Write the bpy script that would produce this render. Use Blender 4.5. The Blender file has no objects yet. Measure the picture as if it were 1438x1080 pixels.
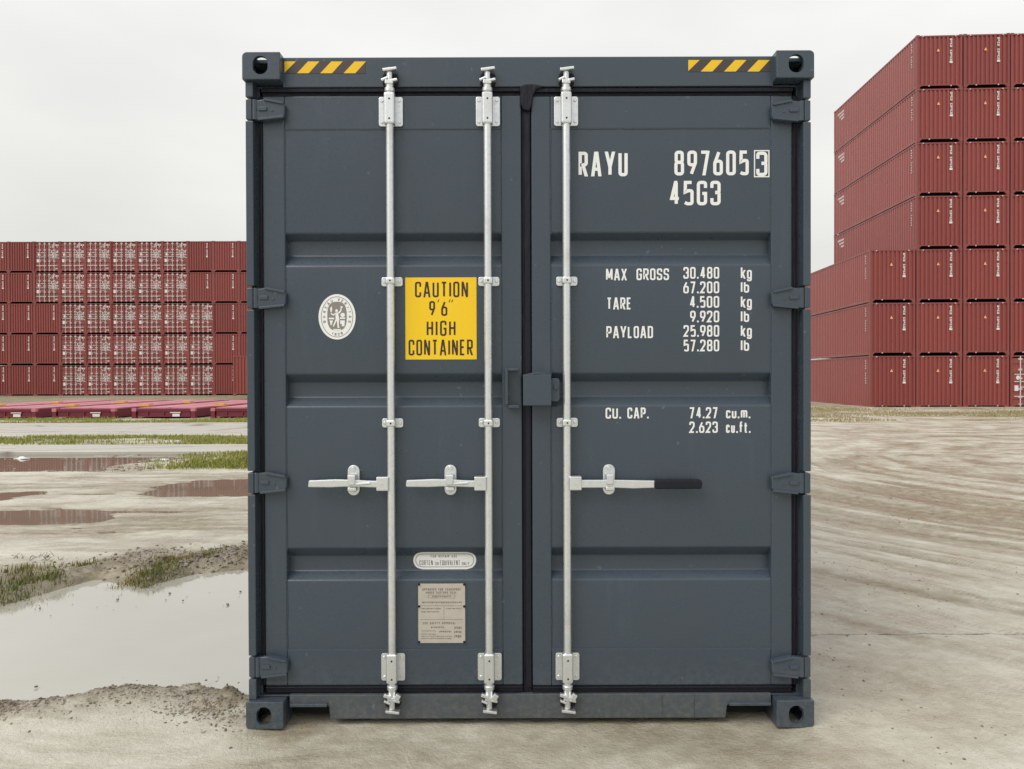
import bpy, bmesh, math, random
import numpy as np
from mathutils import Matrix, Vector, Euler

random.seed(7); rng = np.random.default_rng(7)
sc = bpy.context.scene
COL = sc.collection

# ------------------------------------------------------------------ camera, sky, sun, exposure
F = 1090.0; CH = 1.5019; TILT = 0.007918; ROLL = -0.00312; D0 = 3.3143; XC = 0.073
cam_d = bpy.data.cameras.new('camera'); cam = bpy.data.objects.new('camera', cam_d); COL.objects.link(cam)
cam_d.sensor_fit = 'HORIZONTAL'; cam_d.sensor_width = 36.0; cam_d.lens = F / 1438 * 36.0
cam_d.clip_start = 0.05; cam_d.clip_end = 3000
RC = Euler((math.pi / 2 - TILT, 0, 0)).to_matrix() @ Matrix.Rotation(ROLL, 3, 'Z')
cam.matrix_world = Matrix.Translation((0, 0, CH)) @ RC.to_4x4()
sc.camera = cam

SUN_EL, SUN_AZ = math.radians(46), math.radians(-132)     # azimuth from +Y, clockwise: soft light from behind the camera, left
w = bpy.data.worlds.new('World'); sc.world = w; w.use_nodes = True
nt = w.node_tree; nt.nodes.clear()
def N(t, **k):
    n = nt.nodes.new(t)
    for a, b in k.items(): setattr(n, a, b)
    return n
sky = N('ShaderNodeTexSky', sky_type='NISHITA', sun_disc=False, sun_elevation=SUN_EL, sun_rotation=SUN_AZ, air_density=1.0, dust_density=5.0, ozone_density=1.0)
tc = N('ShaderNodeTexCoord'); sep = N('ShaderNodeSeparateXYZ'); nt.links.new(tc.outputs['Generated'], sep.inputs[0])
mr = N('ShaderNodeMapRange'); mr.inputs[1].default_value = 0.0; mr.inputs[2].default_value = 1.0
nt.links.new(sep.outputs['Z'], mr.inputs[0])
ramp = N('ShaderNodeValToRGB'); nt.links.new(mr.outputs[0], ramp.inputs[0])
ramp.color_ramp.elements[0].color = (0.725, 0.720, 0.678, 1); ramp.color_ramp.elements[1].color = (1.2, 1.2, 1.19, 1)
no = N('ShaderNodeTexNoise'); no.inputs['Scale'].default_value = 1.7; no.inputs['Detail'].default_value = 4
mp = N('ShaderNodeMapping'); mp.inputs['Scale'].default_value = (1, 1, 2.5)
nt.links.new(tc.outputs['Generated'], mp.inputs[0]); nt.links.new(mp.outputs[0], no.inputs['Vector'])
mr2 = N('ShaderNodeMapRange'); mr2.inputs[1].default_value = 0.3; mr2.inputs[2].default_value = 0.7; mr2.inputs[3].default_value = 8.0; mr2.inputs[4].default_value = 10.0
nt.links.new(no.outputs['Fac'], mr2.inputs[0])
mul = N('ShaderNodeVectorMath', operation='SCALE'); nt.links.new(ramp.outputs[0], mul.inputs[0]); nt.links.new(mr2.outputs[0], mul.inputs['Scale'])
mix = N('ShaderNodeMix', data_type='RGBA'); mix.inputs['Factor'].default_value = 0.93
nt.links.new(sky.outputs[0], mix.inputs['A']); nt.links.new(mul.outputs[0], mix.inputs['B'])
bg = N('ShaderNodeBackground'); bg.inputs['Strength'].default_value = 0.1
nt.links.new(mix.outputs['Result'], bg.inputs['Color'])
out = N('ShaderNodeOutputWorld'); nt.links.new(bg.outputs[0], out.inputs['Surface'])

sl = bpy.data.lights.new('sun', 'SUN'); sl.energy = 1.5; sl.angle = math.radians(40); sl.color = (1.0, 0.97, 0.92)
so = bpy.data.objects.new('sun', sl); COL.objects.link(so)
sd = Vector((math.sin(SUN_AZ) * math.cos(SUN_EL), math.cos(SUN_AZ) * math.cos(SUN_EL), math.sin(SUN_EL)))
so.rotation_euler = sd.to_track_quat('Z', 'Y').to_euler(); so.location = (-20, -10, 40)

sc.view_settings.view_transform = 'Standard'; sc.view_settings.look = 'None'
sc.view_settings.exposure = 0.18; sc.view_settings.gamma = 1.0; sc.view_settings.use_curve_mapping = False
sc.cycles.use_denoising = True; sc.cycles.max_bounces = 6

# ------------------------------------------------------------------ helpers
def PXY(u, v, Y):
    """photo pixel -> world point on the plane Y = const"""
    d = RC @ Vector(((u - 719) / F, -(v - 540) / F, -1))
    t = Y / d.y
    return d.x * t, CH + d.z * t
def GND(u, v, z=0.0):
    d = RC @ Vector(((u - 719) / F, -(v - 540) / F, -1))
    t = (z - CH) / d.z
    return d.x * t, d.y * t

class MB:
    def __init__(s): s.v = []; s.f = []; s.m = []
    def add(s, vs, fs, m=0):
        b = len(s.v); s.v += [tuple(p) for p in vs]
        for f in fs: s.f.append(tuple(b + i for i in f)); s.m.append(m)
        return s
    def box(s, x0, x1, y0, y1, z0, z1, m=0):
        x0, x1 = sorted((x0, x1)); y0, y1 = sorted((y0, y1)); z0, z1 = sorted((z0, z1))
        return s.add([(x0,y0,z0),(x1,y0,z0),(x1,y1,z0),(x0,y1,z0),(x0,y0,z1),(x1,y0,z1),(x1,y1,z1),(x0,y1,z1)],
                     [(0,3,2,1),(4,5,6,7),(0,1,5,4),(1,2,6,5),(2,3,7,6),(3,0,4,7)], m)
    def rbox(s, c, size, M, m=0):
        hx, hy, hz = [k / 2 for k in size]; c = Vector(c)
        vs = [c + M @ Vector((a*hx, b*hy, d*hz)) for d in (-1,1) for a, b in ((-1,-1),(1,-1),(1,1),(-1,1))]
        return s.add(vs, [(0,3,2,1),(4,5,6,7),(0,1,5,4),(1,2,6,5),(2,3,7,6),(3,0,4,7)], m)
    def prism(s, poly, y0, y1, m=0):
        """polygon in XZ (counter-clockwise seen from -Y), front at y0, back at y1"""
        a = sum(p[0]*q[1]-q[0]*p[1] for p, q in zip(poly, poly[1:]+poly[:1]))
        if a < 0: poly = poly[::-1]
        n = len(poly)
        vs = [(x, y0, z) for x, z in poly] + [(x, y1, z) for x, z in poly]
        fs = [tuple(range(n)), tuple(range(2*n-1, n-1, -1))] + [((i+1) % n, i, i+n, (i+1) % n + n) for i in range(n)]
        return s.add(vs, fs, m)
    def sheet(s, poly, y, m=0):
        a = sum(p[0]*q[1]-q[0]*p[1] for p, q in zip(poly, poly[1:]+poly[:1]))
        if a < 0: poly = poly[::-1]
        return s.add([(x, y, z) for x, z in poly], [tuple(range(len(poly)))], m)
    def cyl(s, p0, p1, r, n=12, m=0, r1=None):
        p0, p1 = Vector(p0), Vector(p1); r1 = r if r1 is None else r1
        ax = (p1 - p0).normalized(); t = Vector((1,0,0)) if abs(ax.x) < .9 else Vector((0,1,0))
        e1 = ax.cross(t).normalized(); e2 = ax.cross(e1)
        vs = []
        for p, rr in ((p0, r), (p1, r1)):
            for i in range(n):
                a = 2*math.pi*i/n; vs.append(p + (e1*math.cos(a) + e2*math.sin(a))*rr)
        fs = [tuple(range(n-1, -1, -1)), tuple(range(n, 2*n))] + [(i, (i+1) % n, (i+1) % n + n, i+n) for i in range(n)]
        return s.add(vs, fs, m)
    def mesh(s, name, mats):
        me = bpy.data.meshes.new(name); me.from_pydata(s.v, [], s.f)
        for mt in (mats if isinstance(mats, (list, tuple)) else [mats]): me.materials.append(mt)
        if any(s.m): me.polygons.foreach_set('material_index', s.m)
        me.update(); return me
    def build(s, name, mats, parent=None, bevel=0, smooth=False, seg=2):
        return link(name, s.mesh(name, mats), parent, bevel, smooth, seg)

def link(name, me, parent=None, bevel=0, smooth=False, seg=2):
    o = bpy.data.objects.new(name, me); COL.objects.link(o); o.parent = parent
    if smooth:
        for p in me.polygons: p.use_smooth = True
        me.set_sharp_from_angle(angle=math.radians(38))
    if bevel:
        b = o.modifiers.new('bevel', 'BEVEL'); b.width = bevel; b.segments = seg; b.limit_method = 'ANGLE'; b.angle_limit = math.radians(40)
        b.harden_normals = False
    return o
def tag(o, label=None, cat=None, group=None, kind=None):
    if label: o['label'] = label
    if cat: o['category'] = cat
    if group: o['group'] = group
    if kind: o['kind'] = kind
    return o
def empty(name, loc):
    o = bpy.data.objects.new(name, None); COL.objects.link(o); o.location = loc; o.empty_display_size = 0.3; return o
def rrect(cx, cz, w_, h_, r, n=5):
    pts = []
    for sx, sz, a0 in ((1,1,0),(-1,1,90),(-1,-1,180),(1,-1,270)):
        for i in range(n+1):
            a = math.radians(a0 + 90*i/n)
            pts.append((cx + sx*(w_/2-r) + r*math.cos(a), cz + sz*(h_/2-r) + r*math.sin(a)))
    return pts
def ellipse(cx, cz, a, b, n=40):
    return [(cx + a*math.cos(2*math.pi*i/n), cz + b*math.sin(2*math.pi*i/n)) for i in range(n)]

# ------------------------------------------------------------------ materials
def mat(name, col, rough=0.5, metal=0.0, spec=0.5):
    m = bpy.data.materials.new(name); m.use_nodes = True
    b = m.node_tree.nodes['Principled BSDF']
    b.inputs['Base Color'].default_value = (*col, 1); b.inputs['Roughness'].default_value = rough
    b.inputs['Metallic'].default_value = metal; b.inputs['Specular IOR Level'].default_value = spec
    return m
class NB:
    """little node builder on one material"""
    def __init__(s, m): s.t = m.node_tree; s.b = s.t.nodes['Principled BSDF']
    def n(s, t, ins=None, **k):
        x = s.t.nodes.new(t)
        for a, b in k.items(): setattr(x, a, b)
        for a, b in (ins or {}).items():
            if hasattr(b, 'is_linked') or isinstance(b, bpy.types.NodeSocket): s.t.links.new(b, x.inputs[a])
            else: x.inputs[a].default_value = b
        return x
    def noise(s, vec, scale, detail=4, rough=0.55):
        return s.n('ShaderNodeTexNoise', {'Vector': vec, 'Scale': scale, 'Detail': detail, 'Roughness': rough}).outputs['Fac']
    def rng(s, v, a, b, c, d):
        return s.n('ShaderNodeMapRange', {0: v, 1: a, 2: b, 3: c, 4: d}).outputs[0]
    def mixc(s, f, a, b, mode='MIX'):
        x = s.n('ShaderNodeMix', data_type='RGBA', blend_type=mode)
        for key, val in (('Factor', f), ('A', a), ('B', b)):
            if isinstance(val, bpy.types.NodeSocket): s.t.links.new(val, x.inputs[key])
            else: x.inputs[key].default_value = val if key == 'Factor' else (*val, 1)
        return x.outputs['Result']
    def math(s, op, a, b=0.0):
        return s.n('ShaderNodeMath', {0: a, 1: b}, operation=op).outputs[0]
    def obj(s, scale=None):
        c = s.n('ShaderNodeTexCoord').outputs['Object']
        if scale: c = s.n('ShaderNodeMapping', {'Vector': c, 'Scale': scale}).outputs[0]
        return c
    def pos(s, scale=None):
        c = s.n('ShaderNodeNewGeometry').outputs['Position']
        if scale: c = s.n('ShaderNodeMapping', {'Vector': c, 'Scale': scale}).outputs[0]
        return c
    def bump(s, h, strength=0.3, dist=0.01):
        x = s.n('ShaderNodeBump', {'Height': h, 'Strength': strength, 'Distance': dist})
        s.t.links.new(x.outputs[0], s.b.inputs['Normal'])
    def set(s, name, v): s.t.links.new(v, s.b.inputs[name])

def paint(name, col, rough=0.42, dirt=0.25, wave=0.006):
    m = mat(name, col, rough); q = NB(m)
    p = q.pos()
    n1 = q.noise(p, 2.2, 5, .6); n2 = q.noise(q.pos((14, 14, 2.0)), 1.0, 5, .65); n3 = q.noise(p, 55, 3)
    c = q.mixc(q.rng(n1, .35, .7, 0, dirt), col, tuple(k*.72 + .012 for k in col))
    c = q.mixc(q.rng(n2, .58, .75, 0, dirt*.8), c, tuple(k*1.25 + .02 for k in col))
    spk = q.rng(q.noise(p, 34, 2, .4), .735, .76, 0, .35)
    c = q.mixc(spk, c, tuple(min(1, k*2.2 + .05) for k in col))
    zc = q.n('ShaderNodeSeparateXYZ', {0: p}).outputs[2]
    spl = q.math('MULTIPLY', q.rng(zc, .02, .30, 1, 0), q.rng(q.noise(p, 38, 6, .75), .45, .72, 0, .32))      # dried mud splash
    c = q.mixc(spl, c, (.26, .235, .195))
    q.set('Base Color', c)
    q.set('Roughness', q.rng(q.math('ADD', n1, n3), .6, 1.4, rough - .09, rough + .12))
    h = q.math('ADD', q.math('MULTIPLY', q.noise(p, 1.7, 2), 1.0), q.math('MULTIPLY', n3, .03))
    q.bump(h, 1.0, wave)
    return m
M_GREY = paint('dark_grey_paint', (0.046, 0.064, 0.085), .29, .35, .010)
M_SILL = paint('dusty_sill_paint', (0.066, 0.078, 0.088), .55, .6, .006)
M_BLACK = mat('black_rubber', (0.012, 0.012, 0.019), .42, 0, .22)
q = NB(M_BLACK); q.bump(q.noise(q.pos((18, 18, 5)), 2, 4), .7, .01); q.set('Roughness', q.rng(q.noise(q.pos((9, 9, 3)), 3, 5, .7), .35, .7, .28, .7))
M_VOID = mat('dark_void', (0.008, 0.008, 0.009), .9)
def galv(name, col):
    m = mat(name, col, .3, .85); q = NB(m); p = q.pos()
    n = q.noise(p, 60, 4, .7); n2 = q.noise(p, 7, 3)
    c = q.mixc(q.rng(n, .45, .72, 0, .45), col, tuple(k*.72 for k in col))
    c = q.mixc(q.rng(n2, .56, .75, 0, .35), c, (.42, .38, .31))
    q.set('Base Color', c); q.set('Roughness', q.rng(n, .3, .7, .24, .46)); q.bump(n, .25, .002)
    return m
M_GALV = galv('galvanised_steel', (0.74, 0.765, 0.78))
M_WHITE = mat('white_vinyl', (0.80, 0.81, 0.80), .4)
q = NB(M_WHITE); q.set('Base Color', q.mixc(q.rng(q.noise(q.pos(), 40, 4, .7), .55, .75, 0, .3), (.80, .81, .80), (.5, .52, .53)))
M_YEL = mat('yellow_vinyl', (0.86, 0.56, 0.005), .38)
M_HAZY = mat('hazard_yellow', (0.80, 0.50, 0.01), .38)
M_HAZD = mat('hazard_dark', (0.050, 0.040, 0.042), .5)
M_INK = mat('dark_ink', (0.030, 0.016, 0.012), .5)
M_SGREY = mat('emblem_grey', (0.23, 0.21, 0.19), .5)
M_SIL = mat('sticker_silver', (0.68, 0.68, 0.66), .4)
M_PLATE = mat('stainless_plate', (0.52, 0.46, 0.38), .5, .2)
q = NB(M_PLATE); q.set('Base Color', q.mixc(q.rng(q.noise(q.pos(), 30, 5, .7), .4, .7, 0, .5), (.52, .48, .42), (.40, .37, .32)))
M_ETCH = mat('plate_print', (0.20, 0.17, 0.14), .6)

# tinted red paint of the stacked containers ('tint' is a property of each object)
def redpaint(name, col, rough=.42):
    m = mat(name, col, rough); q = NB(m)
    a = q.n('ShaderNodeAttribute', attribute_type='OBJECT', attribute_name='tint').outputs['Fac']
    n1 = q.noise(q.pos((1, 1, .35)), 1.6, 4, .6)
    c = q.mixc(a, tuple(k*.86 for k in col), (col[0]*1.12, col[1]*1.25, col[2]*1.2))
    c = q.mixc(q.rng(n1, .45, .75, 0, .3), c, (col[0]*.8, col[1]*1.0, col[2]*1.0))
    q.set('Base Color', c); q.set('Roughness', q.rng(n1, .3, .7, rough - .08, rough + .12))
    q.b.inputs['Coat Weight'].default_value = .3; q.b.inputs['Coat Roughness'].default_value = .25
    return m
M_RED = redpaint('oxide_red_paint', (0.255, 0.046, 0.040), .32)
M_REDD = redpaint('oxide_red_frame', (0.225, 0.046, 0.042), .5)
M_FARWHITE = mat('far_white_marking', (0.74, 0.70, 0.68), .5)
M_FARGALV = mat('far_galvanised', (0.60, 0.57, 0.56), .45, .2)
M_TRI = mat('orange_warning', (0.85, 0.40, 0.20), .5)
M_RACK = mat('magenta_deck_paint', (0.42, 0.075, 0.105), .3)
q = NB(M_RACK); q.set('Base Color', q.mixc(q.rng(q.noise(q.pos(), 1.1, 5, .7), .4, .7, 0, .8), (.56, .21, .25), (.42, .13, .16))); q.set('Roughness', q.rng(q.noise(q.pos(), 2.3, 4), .3, .7, .35, .6))
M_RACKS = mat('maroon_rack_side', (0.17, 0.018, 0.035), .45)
M_ORNG = mat('yellow_orange_plate', (0.80, 0.40, 0.10), .4)

# ------------------------------------------------------------------ ground sheet with real relief
def vnoise(x, y, seed=0):
    xi = np.floor(x).astype(np.int64); yi = np.floor(y).astype(np.int64); fx = x - xi; fy = y - yi
    def h(a, b):
        n = (a * 374761393 + b * 668265263 + seed * 1442695041) & 0x7fffffff
        n = ((n ^ (n >> 13)) * 1274126177) & 0x7fffffff
        return ((n ^ (n >> 16)) & 0xffff) / 65535.0
    ux = fx*fx*(3-2*fx); uy = fy*fy*(3-2*fy)
    return (h(xi, yi)*(1-ux) + h(xi+1, yi)*ux)*(1-uy) + (h(xi, yi+1)*(1-ux) + h(xi+1, yi+1)*ux)*uy
def fbm(x, y, o=4, seed=0):
    s = 0; a = 1; t = 0
    for i in range(o): s = s + a*vnoise(x*2**i + 17.3*i, y*2**i - 9.1*i, seed+i); t += a; a *= .5
    return s/t - .5
def sst(a, b, x):
    t = np.clip((x-a)/(b-a), 0, 1); return t*t*(3-2*t)
def axis(lo, hi, step, gl, gh, far_lo, far_hi):
    a = list(np.arange(lo, hi, step)); s = step
    while a[-1] < far_hi: s *= gh; a.append(a[-1] + s)
    b = []; s = step; x = lo
    while x > far_lo: s *= gl; x -= s; b.append(x)
    return np.array(b[::-1] + a)
SH_F = [GND(u, v) for u, v in ((-500, 990), (0, 986), (100, 982), (180, 966), (270, 962), (345, 976), (420, 985))]
SH_B = [GND(u, v) for u, v in ((-500, 858), (0, 846), (60, 829), (130, 812), (200, 822), (280, 801), (345, 796), (420, 800))]
WATER = -0.016
def height(x, y):
    """relief, and masks: brown, green-ish litter, gravel"""
    base = 0.030*fbm(x*.35, y*.35, 3, 1) + .012*fbm(x*2.2, y*2.2, 4, 2)
    base = base + .006
    # far right yard lies a little lower
    base = base - .13*sst(18, 38, y)*sst(4, 12, x)
    left = 1 - sst(-1.6, -.6, x)
    # near puddle
    yf = np.interp(x, [p[0] for p in SH_F], [p[1] for p in SH_F]); yb = np.interp(x, [p[0] for p in SH_B], [p[1] for p in SH_B])
    wob = .16*fbm(x*2.5, y*1.0+3, 3, 5)
    d = np.minimum((y - yf)*2.0 + wob*.7, yb - y + wob*2.2)
    ins = sst(-.16, .22, d)*(1 - sst(-1.0, -.85, x))*(1-sst(9, 14, -x))
    base = base*(1 - .8*ins) - .052*ins
    # back bank of the puddle with clods
    bank = sst(-.25, .25, y - yb + wob)*(1 - sst(.35, 1.2, y - yb + wob))*(1 - sst(-.9, -.5, x))
    bankc = sst(-.3, .1, y - yb + wob)*(1 - sst(.6, 1.5, y - yb + 2*wob))*(1 - sst(-.9, -.5, x))
    clod = np.abs(fbm(x*9, y*9, 3, 8))
    base = base + bank*(.028 + .11*clod + .05*fbm(x*4, y*4, 3, 4))*(1 - ins)
    # foreground lip
    lip = (1 - sst(-.05, .55, yf - y))*(1 - ins)*(1 - sst(-1.25, -1.05, x))*(y < yf+.6)*(sst(-.6, -.02, -(yf - y)) + .0)
    lip = np.clip(lip, 0, 1)
    base = base + lip*(.012 + .10*clod*(.4 + vnoise(x*3, y*3, 33)) + .06*fbm(x*5 + y*2.5, y*7, 3, 12))
    # wet mud flat beyond the bank: long shallow ripples lying across the view, some below water
    flat = left*sst(7.0, 7.7, y)*(1 - sst(12.1, 12.6, y))
    rip = fbm(x*.42, y*1.5, 3, 21) + .35*fbm(x*1.6, y*6.0, 3, 22)
    base = base*(1 - flat) + flat*(.034*rip + .012*fbm(x*5, y*9, 3, 23) + .002)
    for (u0, u1, v0, v1, dp) in ((-60, 165, 709, 736, .06), (205, 420, 667, 699, .06), (-40, 58, 687, 703, .05), (60, 200, 690, 696, .03), (120, 300, 716, 720, .03)):
        xa, ya = GND((u0+u1)/2, (v0+v1)/2); x0 = GND(u0, (v0+v1)/2)[0]; x1 = GND(u1, (v0+v1)/2)[0]; y1 = GND(u0, v0)[1]; y0 = GND(u0, v1)[1]
        e = ((x-xa)/((x1-x0)/2))**2 + ((y-ya)/((y1-y0)/2))**2
        base = base - dp*np.clip(1.0 - e + 1.7*fbm(x*1.6, y*4.5, 5, 40), 0, 1)*flat
    # pool strip before the concrete
    pool = left*sst(12.5, 13.1, y)*(1 - sst(15.9, 16.2, y))
    px = GND(232, 650)[0]
    dry = sst(px-.7, px+.6, x + 2.5*fbm(x*.6, y*.6, 2, 61))
    base = base*(1-pool) + pool*((1-dry)*(-.034 + .085*fbm(x*2.2, y*3.5, 5, 60)) + dry*.03)
    # strips of grass between the slabs
    far = left*sst(15.9, 16.3, y)
    base = base + far*.02*fbm(x*.9, y*.9, 3, 70)
    # yard on the other side: tyre ruts bending round
    right = sst(.6, 2.2, x)*(1-sst(20, 28, y))*sst(3.4, 4.6, y)
    r = np.hypot(x-12, y-13); th = np.arctan2(y-13, x-12)
    ruts = fbm(r*2.1, th*2.2, 3, 81)*1.0 + .6*fbm(r*6.5, th*3.5, 3, 82)
    act = sst(.38, .62, vnoise(r*.55, th*1.6, 84)*.55 + vnoise(x*.35, y*.3, 85)*.45)
    base = base + right*(.050*ruts*(.25 + .75*act)*(1-.7*sst(10, 17, y)) + .014*fbm(x*7, y*7, 3, 86)*act)
    band = 0
    for r0, w_, t0, t1, am in ((11.86, .10, -2.75, -2.2, .9), (8.5, .30, -3.0, -2.45, .9), (10.4, .05, -2.9, -2.2, .8), (10.75, .05, -2.85, -2.2, .8), (9.7, .06, -3.0, -2.2, .8), (7.4, .08, -3.3, -2.4, .7), (6.3, .10, -3.6, -2.5, .7), (5.2, .08, -3.7, -2.6, .7)):
        rr = r + .25*fbm(th*5, r*.2, 2, 99) + .05*fbm(x*4, y*4, 3, 98)
        band = np.maximum(band, am*np.exp(-((rr-r0)/w_)**2)*sst(t0-.12, t0+.1, th)*(1-sst(t1-.1, t1+.1, th)))
    band = band*(.55 + .9*vnoise(x*2.5, y*2.5, 101))
    base = base - right*.018*band
    # pressed flat where the container stands
    ut = sst(-1.28, -1.1, x-XC)*(1-sst(1.1, 1.28, x-XC))*sst(3.0, 3.3, y)*(1-sst(15.4, 15.9, y))
    base = base*(1-ut) + ut*(-.006 + .006*fbm(x*8, y*8, 3, 90))
    nearfade = 1 - sst(-6, 2.0, -y+0)*0
    # masks
    streak = flat*sst(.02, .16, fbm(x*.55, y*4.2, 4, 141)) + right*.8*sst(.02, .18, fbm(r*5.5, th*4.0, 4, 142))
    tan = sst(2.2, 2.7, y)*(1-sst(3.5, 4.2, y))*sst(-1.35, -.9, x)*(1-sst(1.0, 1.9, x))*(.5 + .8*fbm(x*3, y*3, 3, 143))
    brown = np.clip(.75*streak + .8*tan + sst(.0, -.03, base)*.0 + sst(.005, -.02, base)*.8*left + bankc*.95 + lip*.5 + .5*(1-sst(-.9,-.5,x))*(y<yf)*sst(.55, .05, yf-y)*sst(-.1, .12, fbm(x*3+y*2, y*5, 4, 151)) + right*np.clip(band, 0, 1)*.9 + right*act*sst(.08, -.10, ruts)*.6*(1-.6*sst(10, 16, y)) + .35*sst(.02, .2, fbm(x*.6, y*.9, 3, 95)), 0, 1)
    grass = np.clip(far*sst(-.10, .06, fbm(x*.8, y*1.4, 4, 71)) + pool*dry*sst(-.2, 0, fbm(x*.8, y*.8, 3, 72))
                    + sst(24, 29, y)*sst(9, 12, x)*sst(-.12, .12, fbm(x*.35, y*.7, 4, 73)), 0, 1)
    grav = np.clip(lip*sst(.08, .2, clod*(1+vnoise(x*2, y*2, 97))) + bank*sst(.05, .18, clod) + .8*sst(28, 32, y)*left, 0, 1)
    return base, brown, grass, grav

xs = axis(-5.2, 6.4, .032, 1.045, 1.045, -700, 700); ys = axis(2.35, 7.6, .03, 1.25, 1.022, -300, 900)
X, Y = np.meshgrid(xs, ys); Z, MBR, MGR, MGV = height(X, Y); MRT = sst(.6, 2.0, X)*(1-.85*sst(9.5, 17, Y))*(.35+.65*sst(3.6, 5.2, Y))*(.12 + .88*sst(.36, .60, vnoise(X*.45, Y*.38, 201)*.7 + vnoise(X*1.3, Y*1.1, 202)*.3))
nx, ny = len(xs), len(ys)
co = np.stack([X, Y, Z], -1).reshape(-1, 3).astype(np.float32)
ii = (np.arange(ny-1)[:, None]*nx + np.arange(nx-1)[None, :]).reshape(-1)
quads = np.stack([ii, ii+1, ii+nx+1, ii+nx], -1).astype(np.int32)
gm = bpy.data.meshes.new('ground'); gm.vertices.add(len(co)); gm.vertices.foreach_set('co', co.ravel())
gm.loops.add(quads.size); gm.loops.foreach_set('vertex_index', quads.ravel())
gm.polygons.add(len(quads)); gm.polygons.foreach_set('loop_start', np.arange(0, quads.size, 4, dtype=np.int32)); gm.polygons.foreach_set('loop_total', np.full(len(quads), 4, np.int32))
gm.update(calc_edges=True); gm.polygons.foreach_set('use_smooth', np.ones(len(quads), bool))
ca = gm.color_attributes.new('soil', 'FLOAT_COLOR', 'POINT')
ca.data.foreach_set('color', np.stack([MBR, MGR, MGV, MRT], -1).reshape(-1).astype(np.float32))
M_MUD = mat('wet_mud', (.4, .37, .31), .4); q = NB(M_MUD)
at = q.n('ShaderNodeVertexColor', layer_name='soil').outputs['Color']; sp = q.n('ShaderNodeSeparateColor', {0: at})
p = q.pos(); n1 = q.noise(p, 1.3, 6, .6); n2 = q.noise(p, 9, 5, .65); n3 = q.noise(p, 70, 3, .6); n4 = q.noise(p, 210, 2)
vc = [n_ for n_ in q.t.nodes if n_.bl_idname == 'ShaderNodeVertexColor'][0]; rut = vc.outputs['Alpha']
sx = q.n('ShaderNodeSeparateXYZ', {0: p}); dx = q.math('SUBTRACT', sx.outputs[0], 12.0); dy = q.math('SUBTRACT', sx.outputs[1], 13.0)
rr = q.math('SQRT', q.math('ADD', q.math('MULTIPLY', dx, dx), q.math('MULTIPLY', dy, dy))); th = q.math('ARCTAN2', dy, q.math('MULTIPLY', dx, 1.0))
thp = q.math('ABSOLUTE', th)
warp = q.math('MULTIPLY', q.noise(p, .7, 2), .9)
va = q.n('ShaderNodeCombineXYZ', {0: q.math('MULTIPLY', q.math('ADD', rr, warp), 4.2), 1: q.math('MULTIPLY', thp, 5.0), 2: 0.0}).outputs[0]
va2 = q.n('ShaderNodeCombineXYZ', {0: q.math('MULTIPLY', q.math('ADD', rr, warp), 17.0), 1: q.math('MULTIPLY', thp, 9.0), 2: 3.0}).outputs[0]
vb = q.n('ShaderNodeCombineXYZ', {0: q.math('MULTIPLY', sx.outputs[0], .7), 1: q.math('MULTIPLY', q.math('ADD', sx.outputs[1], warp), 4.0), 2: 0.0}).outputs[0]
sa = q.noise(va, 1.0, 6, .62); sa2 = q.noise(va2, 1.0, 4, .6); sb = q.noise(vb, 1.0, 6, .62)
tread = q.n('ShaderNodeTexWave', {'Vector': q.n('ShaderNodeCombineXYZ', {0: q.math('MULTIPLY', thp, 110.0), 1: q.math('MULTIPLY', rr, 9.0), 2: 0.0}).outputs[0], 'Scale': 1.0, 'Distortion': 2.5, 'Detail': 2.0}).outputs['Fac']
def mixf(f, a_, b_): return q.n('ShaderNodeMix', {0: f, 2: a_, 3: b_}, data_type='FLOAT').outputs[0]
st = mixf(rut, sb, sa)
dark = q.math('MULTIPLY', q.rng(q.math('ADD', st, q.math('MULTIPLY', q.math('SUBTRACT', q.noise(p, .33, 3), .5), .35)), .49, .63, 0, 1), mixf(rut, q.rng(sx.outputs[0], -1.5, 1.5, .58, .16), .62))
c = q.mixc(q.rng(n1, .35, .68, 0, 1), (.62, .60, .505), (.52, .49, .395))
c = q.mixc(q.rng(n2, .4, .75, 0, .6), c, (.38, .345, .275))
c = q.mixc(q.math('MULTIPLY', dark, q.rng(n3, .3, .6, .55, 1.0)), c, (.30, .262, .17))
c = q.mixc(q.math('MULTIPLY', rut, q.rng(sa2, .55, .70, 0, .35)), c, (.25, .215, .14))
c = q.mixc(q.math('MULTIPLY', sp.outputs[0], q.rng(n2, .25, .6, .45, 1.0)), c, (.235, .19, .115))
c = q.mixc(q.math('MULTIPLY', sp.outputs[2], q.rng(n3, .35, .6, .2, .9)), c, (.125, .098, .065))
c = q.mixc(q.math('MULTIPLY', sp.outputs[1], q.rng(n2, .3, .6, .3, .9)), c, (.20, .175, .06))
c = q.mixc(q.rng(n4, .60, .70, 0, .6), c, (.10, .085, .07))
cy = q.math('ABSOLUTE', q.math('SUBTRACT', q.math('ADD', sx.outputs[1], q.math('MULTIPLY', q.math('SUBTRACT', q.noise(p, 3.2, 6, .7), .5), .16)), 4.53))
c = q.mixc(q.math('MULTIPLY', q.rng(cy, .004, .014, 1, 0), q.math('MULTIPLY', q.rng(sx.outputs[0], .9, 1.2, 0, 1), q.rng(n2, .35, .6, .15, .9))), c, (.06, .05, .04))   # joint crack
q.set('Base Color', c)
wet = q.rng(q.math('ADD', q.math('MULTIPLY', n1, 1.0), q.math('MULTIPLY', st, .8)), .78, .98, 0, 1)
rg = mixf(wet, .55, .27)
q.set('Coat Weight', q.math('MULTIPLY', wet, .12)); q.b.inputs['Coat Roughness'].default_value = .2; q.b.inputs['Coat IOR'].default_value = 1.33
q.set('Roughness', q.math('ADD', rg, q.math('MULTIPLY', sp.outputs[2], .2)))
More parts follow.
